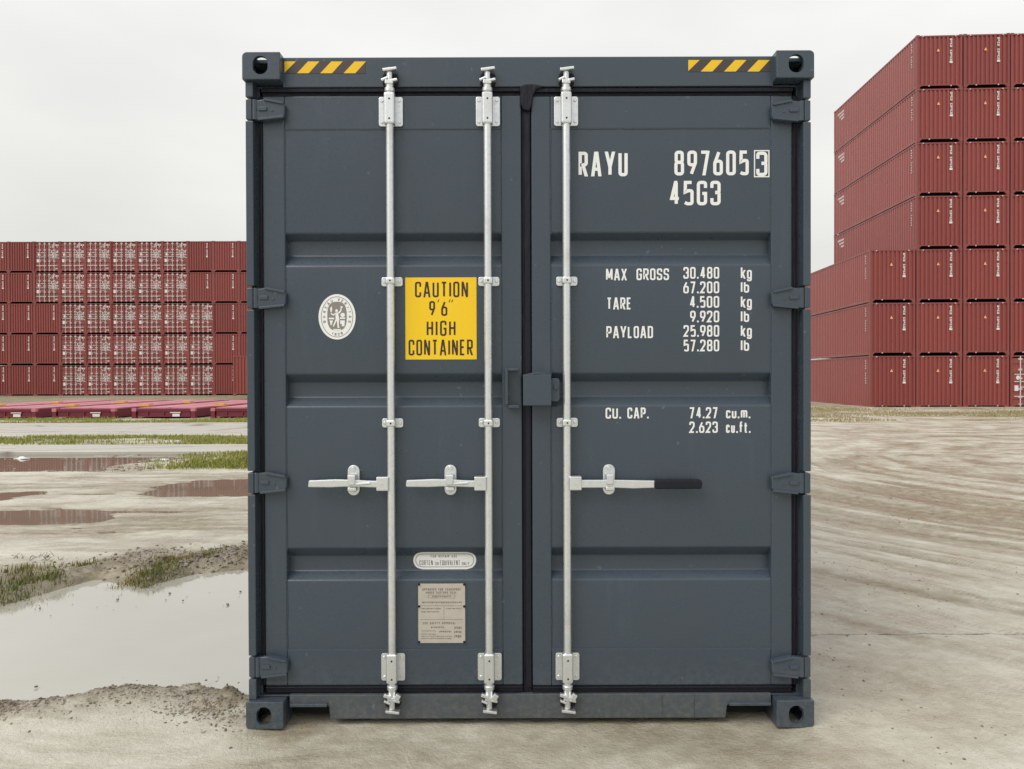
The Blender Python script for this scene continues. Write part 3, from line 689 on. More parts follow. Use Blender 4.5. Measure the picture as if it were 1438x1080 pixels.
# locking rods
YR = .030
def rod(u, lever):
    x = LX(u, YR, 560); zt_, zb_ = LZ(118, YR), LZ(978, YR)
    r_ = MB().cyl((x, YR, zb_), (x, YR, zt_), .0172, 20).build('locking_rod', M_GALV, box, 0, True)
    sc_ = (D0+YR)/F
    for v0, v1, up in ((135.5, 177, 1), (917, 955.5, -1)):
        zc = (LZ(v0, .05)+LZ(v1, .05))/2; hh_ = abs(LZ(v0, .05)-LZ(v1, .05))
        b = MB().prism(rrect(x+.0015, zc, .104, hh_, .010), .050, .0595); b = b.build('rod_bracket', M_GALV, r_, .002)
        sv = MB().prism([(x-.0235, zc-hh_/2-.001), (x+.0235, zc-hh_/2-.001), (x+.0235, zc+hh_/2+.009), (x-.0235, zc+hh_/2+.009)], .0085, .0505)
        sv.build('rod_sleeve', M_GALV, r_, .009, False, 4)
        for sxx in (-1, 1):
            for szz in (-.36, .36): 
                bb = MB().cyl((x+.0015+sxx*.038, .0505, zc+szz*hh_), (x+.0015+sxx*.038, .0445, zc+szz*hh_), .0072, 8, 0, .005); bb.build('bolt', M_GALV, r_)
        for szz in (-.33, .33): MB().cyl((x+.001, .0095, zc+szz*hh_), (x+.001, .0077, zc+szz*hh_), .0042, 10).build('grease_hole', M_VOID, r_)
        cz0 = zc + up*(hh_/2+.012)
        MB().cyl((x, YR, cz0), (x, YR, cz0+up*.018), .0225, 20).build('rod_collar', M_GALV, r_, .003, True)
        # cam and keeper
        ze = LZ(111, YR) if up > 0 else LZ(985, YR)
        kp = MB()
        kp.prism(rrect(x+.002, ze, .066, .052, .012), .035, .052)
        kp.build('keeper_shadow', M_VOID, r_, .002)  # solid black block painted as the shadow inside the keeper
        c_ = MB()
        tl = Matrix.Rotation(math.radians(-7*up), 3, 'Y')
        c_.cyl((x, YR-.004, ze-up*.018), (x, YR-.004, ze+up*.03), .0125, 12)
        c_.rbox((x+.003, YR-.008, ze+up*.037), (.060, .034, .012), tl)
        c_.rbox((x+.020, YR-.016, ze+up*.039), (.028, .016, .010), Matrix.Rotation(math.radians(-16*up), 3, 'Y'))
        c_.rbox((x-.019, YR-.010, ze-up*.004), (.030, .024, .010), Matrix.Rotation(math.radians(-24*up), 3, 'Y'))
        c_.rbox((x+.022, YR-.010, ze-up*.009), (.028, .024, .011), Matrix.Rotation(math.radians(-12*up), 3, 'Y'))
        c_.rbox((x, YR-.006, ze-up*.016), (.036, .030, .018), Matrix.Rotation(math.radians(3), 3, 'Y'))
        if up < 0:
            c_.rbox((x+.026, YR-.018, ze-up*.028), (.022, .022, .026), Matrix.Rotation(math.radians(30), 3, 'Y'))
            c_.rbox((x-.018, YR-.014, ze-up*.030), (.034, .020, .014), Matrix.Rotation(math.radians(20), 3, 'Y'))
        c_.build('cam_lock', M_GALV, r_, .003)
    for v in (395, 593.5):
        z = LZ(v, .05)
        MB().prism(rrect(x+.003, z, .092, .040, .010), .0535, .0628).build('rod_guide', M_GALV, r_, .002)
        MB().box(x-.0215, x+.0215, .0095, .054, z-.0165, z+.0165).build('guide_clamp', M_GALV, r_, .010, False, 4)
        for sxx in (-1, 1): MB().cyl((x+.003+sxx*.0335, .054, z), (x+.003+sxx*.0335, .049, z), .0075, 8, 0, .005).build('bolt', M_GALV, r_)
        MB().cyl((x+.001, .0105, z), (x+.001, .0088, z), .004, 10).build('grease_hole', M_VOID, r_)
    # handle
    s = lever; z = LZ(678.5, .02); px = sc_
    hub = MB().box(x+s*.010, x+s*.061, .004, .050, z-.030, z+.030).build('handle_hub', M_GALV, r_, .004)
    MB().cyl((x+s*.040, .005, z), (x+s*.040, -.001, z), .006, 10).build('bolt', M_GALV, r_)
    if s < 0:
        lv = MB()
        pts_ = [(x-.058, z-.017), (x-.058, z+.013), (x-.10, z+.014), (x-.16, z+.018), (x-.235, z+.020), (x-.352, z+.0155), (x-.356, z-.0115), (x-.350, z-.0145), (x-.26, z-.0155), (x-.20, z-.013), (x-.13, z-.014)]
        lv.prism(pts_, .010, .026); lv.rbox((x-.12, .010, z+.001), (.07, .012, .012), Matrix.Rotation(math.radians(-4), 3, 'Y'))
        lv.build('handle', M_GALV, r_, .005, False, 3)
        cx = x-.166
    else:
        z2 = z-.003
        lv = MB(); pts_ = [(x+.058, z2-.017), (x+.058, z2+.017), (x+.20, z2+.017), (x+.376, z2+.013), (x+.376, z2-.018), (x+.28, z2-.021), (x+.20, z2-.017)]
        lv.prism(pts_, .010, .026); lv.build('handle', M_GALV, r_, .004, False, 3)
        MB().prism(rrect(x+.475, z2-.003, .206, .039, .012), .002, .034).build('handle_grip', M_BLACK, r_, .007, False, 3)
        cx = x+.183
    cp = MB().prism(rrect(cx, z+.011, .052, .132, .0255, 7), .046, .062).build('handle_catch', M_GALV, r_, .003)
    MB().prism([(cx-.018, z+.040), (cx+.018, z+.040), (cx+.014, z-.006), (cx-.014, z-.006)], -.004, .046).build('catch_clip', M_GALV, r_, .006, False, 3)
    MB().prism([(cx-.020, z-.032), (cx+.020, z-.032), (cx+.018, z-.014), (cx-.018, z-.014)], .006, .046).build('catch_clip', M_GALV, r_, .005, False, 3)
    for dz in (.055, -.038): MB().cyl((cx, .0465, z+.006+dz), (cx, .0395, z+.006+dz), .011, 8, 0, .008).build('bolt', M_GALV, r_)
    return r_
rod(549, -1); rod(685.8, -1); rod(796, 1)

# lock box between the doors
z0, z1 = LZ(569.5, .0), LZ(526, .0)
xl, xr = LX(734.5, 0), LX(774, 0)
m = MB(); m.box(xl, xr, -.020, -.012, z0, z1); m.box(xl, xr, -.0118, .058, z1-.008, z1); m.box(xr-.008, xr, -.0118, .058, z0, z1-.0082); m.box(xl, xl+.006, -.0118, .030, z0, z1-.0082)
lb = m.build('lock_box', M_GREY, box, .003)
MB().prism(rrect(xr+.017, (z0+z1)/2, .040, .10, .012), .012, .058).build('lock_lug', M_GREY, lb, .003)
MB().cyl((xr+.020, .0125, (z0+z1)/2+.012), (xr+.020, .004, (z0+z1)/2+.012), .011, 12).build('bolt', M_GREY, lb, .002)
MB().prism([L(u, v, 0) for u, v in ((734, 526.5), (742, 524.5), (750, 523), (758, 522.5), (764, 524), (769.5, 526.5))], .0, .057).build('weld_bead', M_GREY, lb, .004)
m = MB(); P_ = lambda u, v: L(u, v, .03)
a = P_(709.5, 517); b = P_(728.5, 573.5); c_ = P_(713.5, 521); d_ = P_(728, 568)
m.box(a[0], c_[0], .022, .0595, b[1]+.016, a[1]); m.box(c_[0]+.0002, b[0], .022, .0595, c_[1], a[1]); m.box(c_[0], b[0]+.004, .028, .0595, b[1], b[1]+.015)
m.build('lock_bracket', M_GREY, box, .003)

# ---- painted lettering and stickers
TY = YP - .0014
def line(mb, text, u0, u1, v0, v1, s, m=0, y=TY, gap=None):
    x0, zlo = L(u0, v1, y); x1, _ = L(u1, v1, y); _, zhi = L((u0+u1)/2, v0, y)
    text_fit(mb, text, x0, x1, zlo, zhi, y, s*(D0+y)/F, None if gap is None else gap*(D0+y)/F, m)
m = MB(); line(m, 'RAYU', 812.5, 881.5, 213, 247.8, 4.6); m.build('serial_lettering', M_WHITE, box)
m = MB(); line(m, '897605', 947, 1051.5, 211.5, 246.5, 4.5); m.build('serial_lettering', M_WHITE, box)
m = MB(); line(m, '3', 1062, 1077.8, 213, 247.3, 4.5)
x0, z0 = L(1058.8, 249, TY); x1, z1 = L(1080.6, 210.8, TY); t = 1.6*(D0+TY)/F
for a in ((x0, x1, z0, z0+t), (x0, x1, z1-t, z1), (x0, x0+t, z0+t, z1-t), (x1-t, x1, z0+t, z1-t)): m.sheet([(a[0], a[2]), (a[1], a[2]), (a[1], a[3]), (a[0], a[3])], TY)
m.build('check_digit_lettering', M_WHITE, box)
m = MB(); line(m, '45G3', 940, 1012, 254, 288.5, 4.5); m.build('size_code_lettering', M_WHITE, box)
LT = [[('MAX', 851, 880.3, 377.5, 393.8), ('GROSS', 893.8, 939.5, 377, 393.5), ('30.480', 959.6, 1010, 375, 391.5), ('kg', 1040.3, 1055.8, 374.5, 391.5)],
      [('67.200', 959.6, 1010, 395.3, 412), ('lb', 1040.3, 1052, 395.3, 411)],
      [('TARE', 852, 886.5, 417.8, 434.7), ('4.500', 968.5, 1010, 415.8, 432.2), ('kg', 1040.3, 1055.8, 415.3, 432)],
      [('9.920', 969.2, 1010, 436.4, 452.8), ('lb', 1040.3, 1052, 436.2, 452.2)],
      [('PAYLOAD', 851.5, 917, 458, 475), ('25.980', 959.8, 1010, 456.6, 473), ('kg', 1040.3, 1055.8, 456.2, 472.7)],
      [('57.280', 959.8, 1010, 477, 493.5), ('lb', 1040.3, 1052, 477, 492.8)],
      [('CU.', 850.4, 872, 572.6, 587.9), ('CAP.', 881, 911, 572.4, 587.7), ('74.27', 968, 1008, 571.9, 587.5), ('cu.m.', 1019.5, 1053.7, 571.9, 587.5)],
      [('2.623', 968, 1008, 592, 608), ('cu.ft.', 1019.5, 1054, 592, 608)]]
for row in LT:
    for tx, u0, u1, v0, v1 in row:
        m = MB(); line(m, tx, u0, u1, v0, v1, 2.35, 0, TY, 1.9); m.build('weight_lettering', M_WHITE, box)

SY = YP - .0016
def pq(u, v, y=SY): return L(u, v, y)
def slab(u0, u1, v0, v1, y, m_, name, mats, r=0):
    p0, p1 = pq(u0, v1, y), pq(u1, v0, y); cx, cz = (p0[0]+p1[0])/2, (p0[1]+p1[1])/2
    mb_ = MB().prism(rrect(cx, cz, p1[0]-p0[0], p1[1]-p0[1], max(r, .0008), 2 if r < .002 else 8), y, y+.0012); return mb_
m = slab(569.5, 669, 389.5, 505, SY, 0, '', None, .002)
yy = SY - .0006
line(m, 'CAUTION', 582.8, 657.2, 395.6, 417.6, 2.55, 1, yy, 3.0); line(m, '9', 602.8, 611, 422.8, 443.6, 2.55, 1, yy); line(m, "'", 614.2, 617, 420, 443, 1.1, 1, yy)
line(m, '6', 619.6, 628.2, 422.8, 443.6, 2.55, 1, yy); line(m, '"', 630, 636.5, 420, 443, 1.1, 1, yy, .5)
line(m, 'HIGH', 599.2, 639.7, 450.4, 471.8, 2.55, 1, yy, 3.6); line(m, 'CONTAINER', 573.8, 664, 477, 499.2, 2.5, 1, yy, 2.7)
m.build('caution_sticker', [M_YEL, M_INK], box)['label'] = 'yellow caution sticker reading nine foot six high container'

# oval survey sticker
cx, cz = pq(473.3, 445); k = (D0+SY)/F
m = MB().prism(ellipse(cx, cz, 26.0*k, 31.8*k, 48), SY, SY+.0012)
def ring2(mb_, a, b, t, y, mi):
    P0 = ellipse(cx, cz, a, b, 48); P1 = ellipse(cx, cz, a-t, b-t, 48)
    mb_.add([(x, y, z) for x, z in P0] + [(x, y, z) for x, z in P1], [(i, (i+1) % 48, (i+1) % 48+48, i+48) for i in range(48)], mi)
ring2(m, 22.6*k, 28.6*k, .8*k, SY-.0005, 1)
inner = [(cx + 13.6*k*math.copysign(abs(math.cos(t))**.72, math.cos(t)), cz + 1.0*k + 20.2*k*math.copysign(abs(math.sin(t))**.72, math.sin(t))) for t in np.linspace(0, 2*math.pi, 49)[:-1]]
m.sheet(inner, SY-.0005, 1)
def on_oval(text, a0, a1, flip, hgt, s_):
    n = len(text)
    for i, ch in enumerate(text):
        if ch == ' ': continue
        a = math.radians(a0 + (a1-a0)*i/(n-1)); ex, ez = 18.3*k*math.cos(a), 24.6*k*math.sin(a)
        nx_, nz_ = math.cos(a)/18.3, math.sin(a)/24.6; l_ = math.hypot(nx_, nz_); nx_, nz_ = nx_/l_, nz_/l_
        if flip: nx_, nz_ = -nx_, -nz_
        tx_, tz_ = nz_, -nx_
        pls, wd = strokes(ch, 2.0*k, s_*k, 0, hgt*k)
        for cl, pl in pls: ribbon(m, pl, cl, s_*k, lambda p, q2: (cx+ex+tx_*(p-wd/2)+nx_*(q2-hgt*k/2), SY-.0006, cz+ez+tz_*(p-wd/2)+nz_*(q2-hgt*k/2)), 1)
on_oval('BUREAU VERITAS', 196, -16, False, 3.8, .75); on_oval('1828', 249, 291, True, 3.6, .75)
fig = SY-.0010                                  # the little figure with torch, scales and wheel
def fpoly(pts_, mi=0): m.sheet([(cx + a*k, cz + b*k) for a, b in pts_], fig, mi)
fpoly([(-1.4,6),(1.6,6.5),(2.4,1),(3.2,-3),(2.4,-10),(3.4,-15.5),(.8,-15.5),(.2,-9),(-.3,-5),(-4,-13),(-6,-14),(-5.4,-11.5),(-1.8,-3),(-2.2,1)])
fpoly(ellipse(-.6, 8.6, 1.9, 2.1, 14)); fpoly([(1,6),(4.2,8.6),(5.6,12.6),(7,12.2),(6,7.6),(2,3.6)]); fpoly(ellipse(6.4, 13.6, 1.6, 1.5, 12))
fpoly([(-1,4.5),(-5,1.6),(-8.4,3.6),(-8.8,6),(-7.6,5.8),(-7,4.4),(-5,3.6),(-2,6)]); fpoly([(-9,7),(-7.2,7),(-6.6,11),(-7.6,15),(-9.2,13),(-9.6,9.6)])
fpoly([(-11.5,-1.2),(-4,-1.2),(-4,-3.4),(-11.5,-3.4)]); fpoly([(-10.5,-5),(-5.6,-5),(-7.6,-11.5),(-9,-11.5)]); fpoly([(4,-.8),(11.5,-.8),(11.5,-3),(4,-3)])
fpoly(ellipse(8, 2.6, 3.2, 3.0, 16)); fpoly([(4.4,-5),(11,-5),(10.4,-13),(7,-13.4),(6.6,-10),(4.4,-10)]); fpoly([(-5.2,-17.2),(5.6,-17.2),(5.6,-19),(-5.2,-19)])
m.build('survey_sticker', [M_WHITE, M_SGREY], box)['label'] = 'white oval survey emblem with a grey figure and curved lettering'

# repair sticker follows the bend of the panel
p0, p1 = pq(580.5, 799.5, YP+TD), pq(668.5, 774.3, YP+TD*.8)
out_ = rrect((p0[0]+p1[0])/2, (p0[1]+p1[1])/2, p1[0]-p0[0], p1[1]-p0[1], (p1[1]-p0[1])/2*.98, 8)
def drape(poly, lift, mi, mb_):
    zs_ = sorted({round(z, 5) for _, z in poly}); rows = []
    for z in zs_:
        xx = [x for x, zz in poly if abs(zz-z) < 2e-5]; rows.append((z, min(xx), max(xx)))
    for (za, a0, a1), (zc, b0, b1) in zip(rows, rows[1:]):
        mb_.add([(a0, py(za)-lift, za), (a1, py(za)-lift, za), (b1, py(zc)-lift, zc), (b0, py(zc)-lift, zc)], [(0, 1, 2, 3)], mi)
def lozenge(scale):
    c0, c1 = (p0[0]+p1[0])/2, (p0[1]+p1[1])/2; hw, hh_ = (p1[0]-p0[0])/2 - scale, (p1[1]-p0[1])/2 - scale
    pl = []
    for j in range(13):
        z = -1 + 2*j/12; e = hw - hh_ + hh_*math.sqrt(max(0, 1-z*z)); pl += [(c0-e, c1+z*hh_), (c0+e, c1+z*hh_)]
    return pl
m = MB(); drape(lozenge(0), .0012, 0, m); drape(lozenge(3.0*k), .0016, 1, m); drape(lozenge(3.9*k), .0020, 0, m)
def dline(text, u0, u1, v0, v1, s, gap):
    y = YP+TD; x0, zlo = L(u0, v1, y); x1, _ = L(u1, v1, y); _, zhi = L(u0, v0, y)
    h = zhi-zlo; s *= (D0+y)/F; gap *= (D0+y)/F; tot = sum(GL[c][0] for c in text); n = len(text); W = (x1-x0-n*s-(n-1)*gap)/tot
    for cl, pl in strokes(text, W, s, gap, h)[0]: ribbon(m, pl, cl, s, lambda a, b: (x0+a, py(zlo+b)-.0026, zlo+b), 2)
dline('FOR REPAIR USE', 605, 642, 779.2, 782.8, .6, .9); dline('CORTEN', 589, 608, 786.6, 793.6, .75, .9); dline('OR', 611, 616.5, 789, 793.6, .6, .7); dline('EQUIVALENT', 618, 646, 786.6, 793.6, .75, .8); dline('ONLY', 648.5, 659, 789, 793.6, .6, .7)
m.build('repair_sticker', [M_WHITE, M_SGREY, M_SGREY], box)['label'] = 'white lozenge repair sticker in the lowest trough'

# rating plate with rivets
m = slab(587.5, 653, 819.5, 903, YP-.003, 0, '', None, .004)
yy = YP-.0036
def pl_(t, u0, u1, v0, v1, s=.55, gap=.8): line(m, t, u0, u1, v0, v1, s, 1, yy, gap)
pl_('APPROVED FOR TRANSPORT', 593, 647, 826, 829.5); pl_('UNDER CUSTOMS SEAL', 598, 641, 830.6, 833.8)
def bar(u0, u1, v0, v1): m.sheet([pq(u0, v1, yy), pq(u1, v1, yy), pq(u1, v0, yy), pq(u0, v0, yy)], yy, 1)
def blur_row(u0, u1, v, h, seed):               # print too fine to read in the photograph
    r2 = random.Random(seed); u = u0
    while u < u1:
        w_ = r2.uniform(.7, 2.6); bar(u, min(u+w_, u1), v, v + h*r2.uniform(.55, 1)); u += w_ + r2.uniform(.5, 1.1)
for (a, b) in ((601, 639),): 
    bar(a, b, 835.4, 835.8); bar(a, b, 839.6, 840.0); bar(a, a+.5, 835.8, 839.6); bar(b-.5, b, 835.8, 839.6)
blur_row(607, 633, 836.7, 2.2, 1); blur_row(593, 649, 845, 2.2, 2); blur_row(592, 620, 854, 1.8, 3); blur_row(626, 649, 854, 1.5, 4); blur_row(592, 617, 858.5, 1.8, 5)
bar(590, 650, 869.8, 870.2); bar(623.2, 623.6, 851, 869); bar(590, 650, 850.4, 850.8)
pl_('CSC SAFETY APPROVAL', 594, 640, 873.4, 876.8); blur_row(605, 624, 880, 2.4, 6); blur_row(592, 612, 885.5, 1.4, 7); blur_row(617, 634, 886, 2.6, 8); blur_row(592, 612, 890, 1.6, 9); blur_row(592, 634, 893, 1.4, 10); blur_row(592, 634, 896, 1.4, 11); blur_row(638, 648, 880, 4, 12); blur_row(638, 648, 886, 4, 13); blur_row(638, 648, 892, 4, 14)
pt_ = m.build('rating_plate', [M_PLATE, M_ETCH], box)
for u in (588.5, 652):
    for v in (820.8, 851.5, 901.5):
        x, z = pq(u, v); MB().cyl((x, YP, z), (x, YP-.0085, z), .0065, 10, 0, .004).build('rivet', M_VOID, pt_)
pf = MB(); a, b = pq(585.2, 905), pq(655.2, 817.4)
for bx_ in ((a[0], a[0]+.006, a[1], b[1]), (b[0]-.006, b[0], a[1], b[1]), (a[0]+.006, b[0]-.006, a[1], a[1]+.006), (a[0]+.006, b[0]-.006, b[1]-.006, b[1])): pf.box(bx_[0], bx_[1], YP-.0022, YP+.001, bx_[2], bx_[3])
pf.build('plate_frame', M_GREY, pt_)

# ------------------------------------------------------------------ stacked red containers
TINT = {}
def rail(x0, x1, y0, y1, z0, z1, name, m_=None): return (name, MB().box(x0, x1, y0, y1, z0, z1).mesh(name, m_ or M_REDD), (0, 0, 0))
F_CAST = MB().box(-.081, .081, 0, .178, -.059, .059).mesh('corner_casting', M_REDD)
F_POST = MB().box(-.05, .05, .012, .12, .118, H-.118).mesh('corner_post', M_REDD)
F_SIDE = {}
for s in (-1, 1): F_SIDE[s] = wall_mesh(corr_wall(LEN-.3, 0, 1, .282, .05, .34, .15), .16, H-.10, lambda a, d, z: (s*(W2-.014-d), .15+a, z)).mesh('side_wall', M_RED)
F_END = wall_mesh(corr_wall(2.30, 0, 1, .23, .065, .40, .11), .20, H-.10, lambda a, d, z: (-1.15+a, .022+d, z)).mesh('end_wall', M_RED)
F_BACK = MB().box(-1.15, 1.15, LEN-.06, LEN-.03, .16, H-.1).mesh('end_wall', M_RED)
F_ROOF = MB().box(-1.15, 1.15, .1, LEN-.1, H-.05, H-.03).mesh('roof', M_RED)
F_FLOOR = MB().box(-1.15, 1.15, .35, LEN-.1, .13, .16).mesh('floor', M_VOID)
F_TOPE = MB().box(-1.14, 1.14, .016, .09, H-.10, H-.03).mesh('end_rail', M_REDD)
m_ = MB(); m_.box(-1.14, 1.14, .010, .10, .150, .205)
m_.prism([(-1.139, .15), (-1.139, .02), (-1.09, .02), (-.93, .1499)], .014, .09); m_.prism([(1.139, .15), (1.139, .02), (1.09, .02), (.93, .1499)], .014, .09)
F_BOTE = m_.mesh('end_sill', M_REDD)
F_TOPS = {s: MB().box(s*1.213, s*1.15, .17, LEN-.17, H-.10, H-.02).mesh('top_rail', M_REDD) for s in (-1, 1)}
F_BOTS = {s: MB().box(s*1.213, s*1.15, .17, LEN-.17, .03, .165).mesh('bottom_rail', M_REDD) for s in (-1, 1)}
F_LUG = MB().box(-.03, .03, .006, .05, .11, .165).mesh('sill_lug', M_FARGALV)
F_NUT = MB().box(-.035, .035, .004, .03, H-.10, H-.05).mesh('lashing_ring', M_FARGALV)
def column_marks(x, z_top, n, wz, hz, seed):
    r2 = random.Random(seed); mb_ = MB()
    for i in range(n):
        if i == 4: continue
        z = z_top - i*hz*1.28; y = .0205
        if i == n-1: mb_.box(x-wz*.75, x+wz*.75, y-.004, y, z-hz*1.1, z); continue
        k_ = i % 3
        if k_ != 1: mb_.box(x-wz/2, x-wz/2+.03, y-.004, y, z-hz, z)
        mb_.box(x+wz/2-.03, x+wz/2, y-.004, y, z-hz*(.9 if k_ else 1), z)
        mb_.box(x-wz/2+.031, x+wz/2-.031, y-.0041, y-.0001, z-.034, z-.002)
        if k_ != 2: mb_.box(x-wz/2+.031, x+wz/2-.031, y-.0041, y-.0001, z-hz+.002, z-hz+.034)
    return mb_.mesh('serial_marking', M_FARWHITE)
F_COL = column_marks(.62, 2.68, 11, .11, .095, 3)
F_TRI = MB().prism([(-.085, 1.99), (.085, 1.99), (.0, 2.15)], .012, .0205).mesh('warning_triangle', M_TRI)
def side_marks(seed, y0, rows, vertical):
    r2 = random.Random(seed); mb_ = MB(); x = -(W2-.0128)
    if vertical:
        z = 2.66
        for i in range(10):
            if i not in (4,): mb_.box(x-.003, x, y0, y0+.10, z-.085, z-.045); mb_.box(x-.0031, x-.0001, y0, y0+.028, z-.045, z) if i % 2 else mb_.box(x-.0031, x-.0001, y0+.07, y0+.098, z-.045, z)
            z -= .135
    else:
        for j in range(rows):
            y = y0
            while y < y0 + 1.0 - .25*j:
                w_ = .08; mb_.box(x-.003, x, y, y+w_, 2.45-j*.22-.13, 2.45-j*.22); y += w_+.06
    return mb_.mesh('side_marking', M_FARWHITE)
F_SV = side_marks(1, .55, 0, True); F_SH = side_marks(2, 10.4, 3, False)
def door_mesh(s):
    kn = [(2.72, 0)]
    for zc in (2.36, 1.86, 1.36, .86, .45): kn += [(zc+.07, 0), (zc+.035, .036), (zc-.035, .036), (zc-.07, 0)]
    kn.append((.20, 0)); mb_ = MB(); n = len(kn); x0, x1 = (s*.02, s*1.10) if s > 0 else (s*1.10, s*.02)
    mb_.add([(x0, .05+d, z) for z, d in kn] + [(x1, .05+d, z) for z, d in kn], [(i, i+1, i+1+n, i+n) for i in range(n-1)])
    return mb_.mesh('door', M_RED)
F_DOOR = {s: door_mesh(s) for s in (-1, 1)}
m_ = MB().cyl((0, .02, .10), (0, .02, H-.06), .030, 8)
for z in (.2, .62, 1.05, 1.62, 2.1, H-.22): m_.box(-.10, .10, .018, .05, z-.045, z+.045)
F_ROD = m_.mesh('locking_rod', M_FARGALV)
F_HAN = {s: MB().box(s*.02, s*.40, -.002, .024, 1.12, 1.18).mesh('handle', M_FARGALV) for s in (-1, 1)}
def blotch(name, seed, x0, x1, z0, z1, rows):
    r2 = random.Random(seed); mb_ = MB(); dz = (z1-z0)/rows
    for j in range(rows):
        x = x0 + (r2.uniform(0, .2) if j else 0)
        while x < x1 - .05:
            w_ = r2.uniform(.05, .12); mb_.box(x, x+w_, .044, .049, z0+j*dz+dz*.2, z0+(j+1)*dz); x += w_ + r2.uniform(.03, .10)
            if r2.random() < .12: x += .15
    return mb_.mesh(name, M_FARWHITE)
F_T1 = blotch('serial_marking', 1, .30, 1.05, 2.28, 2.62, 2)
F_T2 = blotch('weight_marking', 12, .30, 1.05, 1.30, 2.05, 9)
F_T3 = blotch('weight_marking', 3, .72, 1.05, .28, .42, 1)
F_ST = MB().box(-.98, -.78, .044, .049, .94, 1.24).mesh('label_sticker', M_FARWHITE)
F_ST2 = MB().prism(ellipse(-.80, 1.66, .10, .12, 14), .044, .049).mesh('survey_sticker', M_FARWHITE)
F_HBAR = {s: MB().box(s*.10, s*1.0, .030, .049, 0, .05).mesh('light_row_bar', M_FARGALV) for s in (-1, 1)}  # pale bars added for trough-slope highlights and the rows of brackets and handles

def stack_container(loc, kind, full, label, group, tint, rz=0.0):
    root = empty('shipping_container', loc); root.rotation_euler.z = rz; tag(root, label, 'container', group)
    def put(name, me, l=(0, 0, 0), par=None):
        o = bpy.data.objects.new(name, me); COL.objects.link(o); o.parent = par or root; o.location = l; o['tint'] = tint; return o
    for sx in (-1, 1):
        for z in (.059, H-.059):
            put('corner_casting', F_CAST, (sx*(W2-.081), 0, z))
            if full: put('corner_casting', F_CAST, (sx*(W2-.081), LEN-.178, z))
        put('corner_post', F_POST, (sx*(W2-.056), 0, 0))
        if full: put('corner_post', F_POST, (sx*(W2-.056), LEN-.132, 0))
        put('side_wall', F_SIDE[sx]); put('top_rail', F_TOPS[sx]); put('bottom_rail', F_BOTS[sx])
    put('roof', F_ROOF); put('floor', F_FLOOR); put('end_wall', F_BACK); put('end_rail', F_TOPE); put('end_sill', F_BOTE)
    if kind == 'blank':
        put('end_wall', F_END); put('serial_marking', F_COL)
        if full:
            put('warning_triangle', F_TRI, (-.06, 0, 0)); put('side_marking', F_SV); put('side_marking', F_SH)
            for sx in (-.55, .62): put('sill_lug', F_LUG, (sx, 0, 0))
            for sx in (-.86, .86): put('lashing_ring', F_NUT, (sx, 0, 0))
    else:
        for s in (-1, 1):
            d = put('door', F_DOOR[s])
            for xx in (.24, .80) if s < 0 else (.24, .78):
                r_ = put('locking_rod', F_ROD, (s*xx*(.92 if xx < .5 else .86), 0, 0)); put('handle', F_HAN[s if xx < .5 else -s], (0, 0, 0), r_)
        for z in (1.82, 1.42, .62):
            for s in (-1, 1): put('light_row_bar', F_HBAR[s], (0, 0, z))
        put('serial_marking', F_T1); put('weight_marking', F_T2); put('weight_marking', F_T3); put('label_sticker', F_ST); put('survey_sticker', F_ST2)
    return root
ORD = ['ground', 'second', 'third', 'fourth', 'fifth', 'sixth', 'top']
NTH = ['first', 'second', 'third', 'fourth', 'fifth', 'sixth']
# the seven-high stack
def fit_depth(scale): return F/scale
DR = 42.45; PITCH = 2.492
xR = PXY(1221.5, 560, DR)[0]; YAW = math.radians(-2.6); zR = PXY(1222, 573.6, DR)[1]
colname = ['three-high column at the side of the tall stack', 'corner column of the seven-high stack', 'one column in from the corner of the seven-high stack', 'two columns in from the corner of seven-high stack']
GR = 'red containers of the seven-high stack'
for c_ in range(4):
    for t in range(3 if c_ == 0 else 7):
        kind = 'doors' if (c_ == 3 and t == 0) else 'blank'
        tn = 'top' if (c_ == 0 and t == 2) else ORD[t]
        lab = f"red container{' showing doors' if kind == 'doors' else ''}, {tn} tier, {colname[c_]}"
        stack_container((xR + (W2 + c_*PITCH)*math.cos(YAW), DR + (W2 + c_*PITCH)*math.sin(YAW) + random.uniform(-.02, .02), zR + t*H*1.0015), kind, True, lab, GR, random.uniform(.25, .75), YAW)
# the five-high wall far behind the flat racks
DL = 73.0; PL = (PXY(264, 450, DL)[0] - PXY(48.3, 450, DL)[0])/6
xL = PXY(-24 , 450, DL)[0] + PL/2 + (PXY(12.4, 450, DL)[0] - PXY(-24, 450, DL)[0] - PL)
zL = PXY(170, 555.6, DL)[1]; GLF = 'red containers of the long five-high stack'
T5 = ['ground tier', 'second tier', 'third tier', 'fourth tier', 'top tier']
sL = (PXY(170, 338.6, DL)[1] - zL)/5/H
for t in range(5):
    doors = range(3, 9) if t < 3 else range(2, 8)
    for c_ in range(0, 13):
        kind = 'doors' if c_ in doors else 'blank'
        if kind == 'doors':
            k_ = doors[-1] - c_
            lab = f"red door-end container, {T5[t]} of five-high stack, {NTH[k_]} of its six from the dark container"
        elif c_ < doors[0]:
            lab = f"red blank-end container, {T5[t]} of five-high stack, {NTH[doors[0]-1-c_]} past doors away from dark container"
        else:
            lab = f"red blank-end container, {T5[t]} of five-high stack, {NTH[c_-doors[-1]-1]} past doors toward dark container"
        stack_container((xL + c_*PL, DL + random.uniform(-.04, .04), zL + t*H*sL), kind, False, lab, GLF, random.uniform(.2, .8))
# a nearer one standing alone in front of that stack
d_ = 56.0; x0, _ = PXY(327, 530, d_); zt_ = PXY(330, 499.5, d_)[1]
stack_container((x0 + W2, d_, zt_ - H), 'blank', False, 'bright red blank-end container standing alone before the five-high stack', None, 1.0)

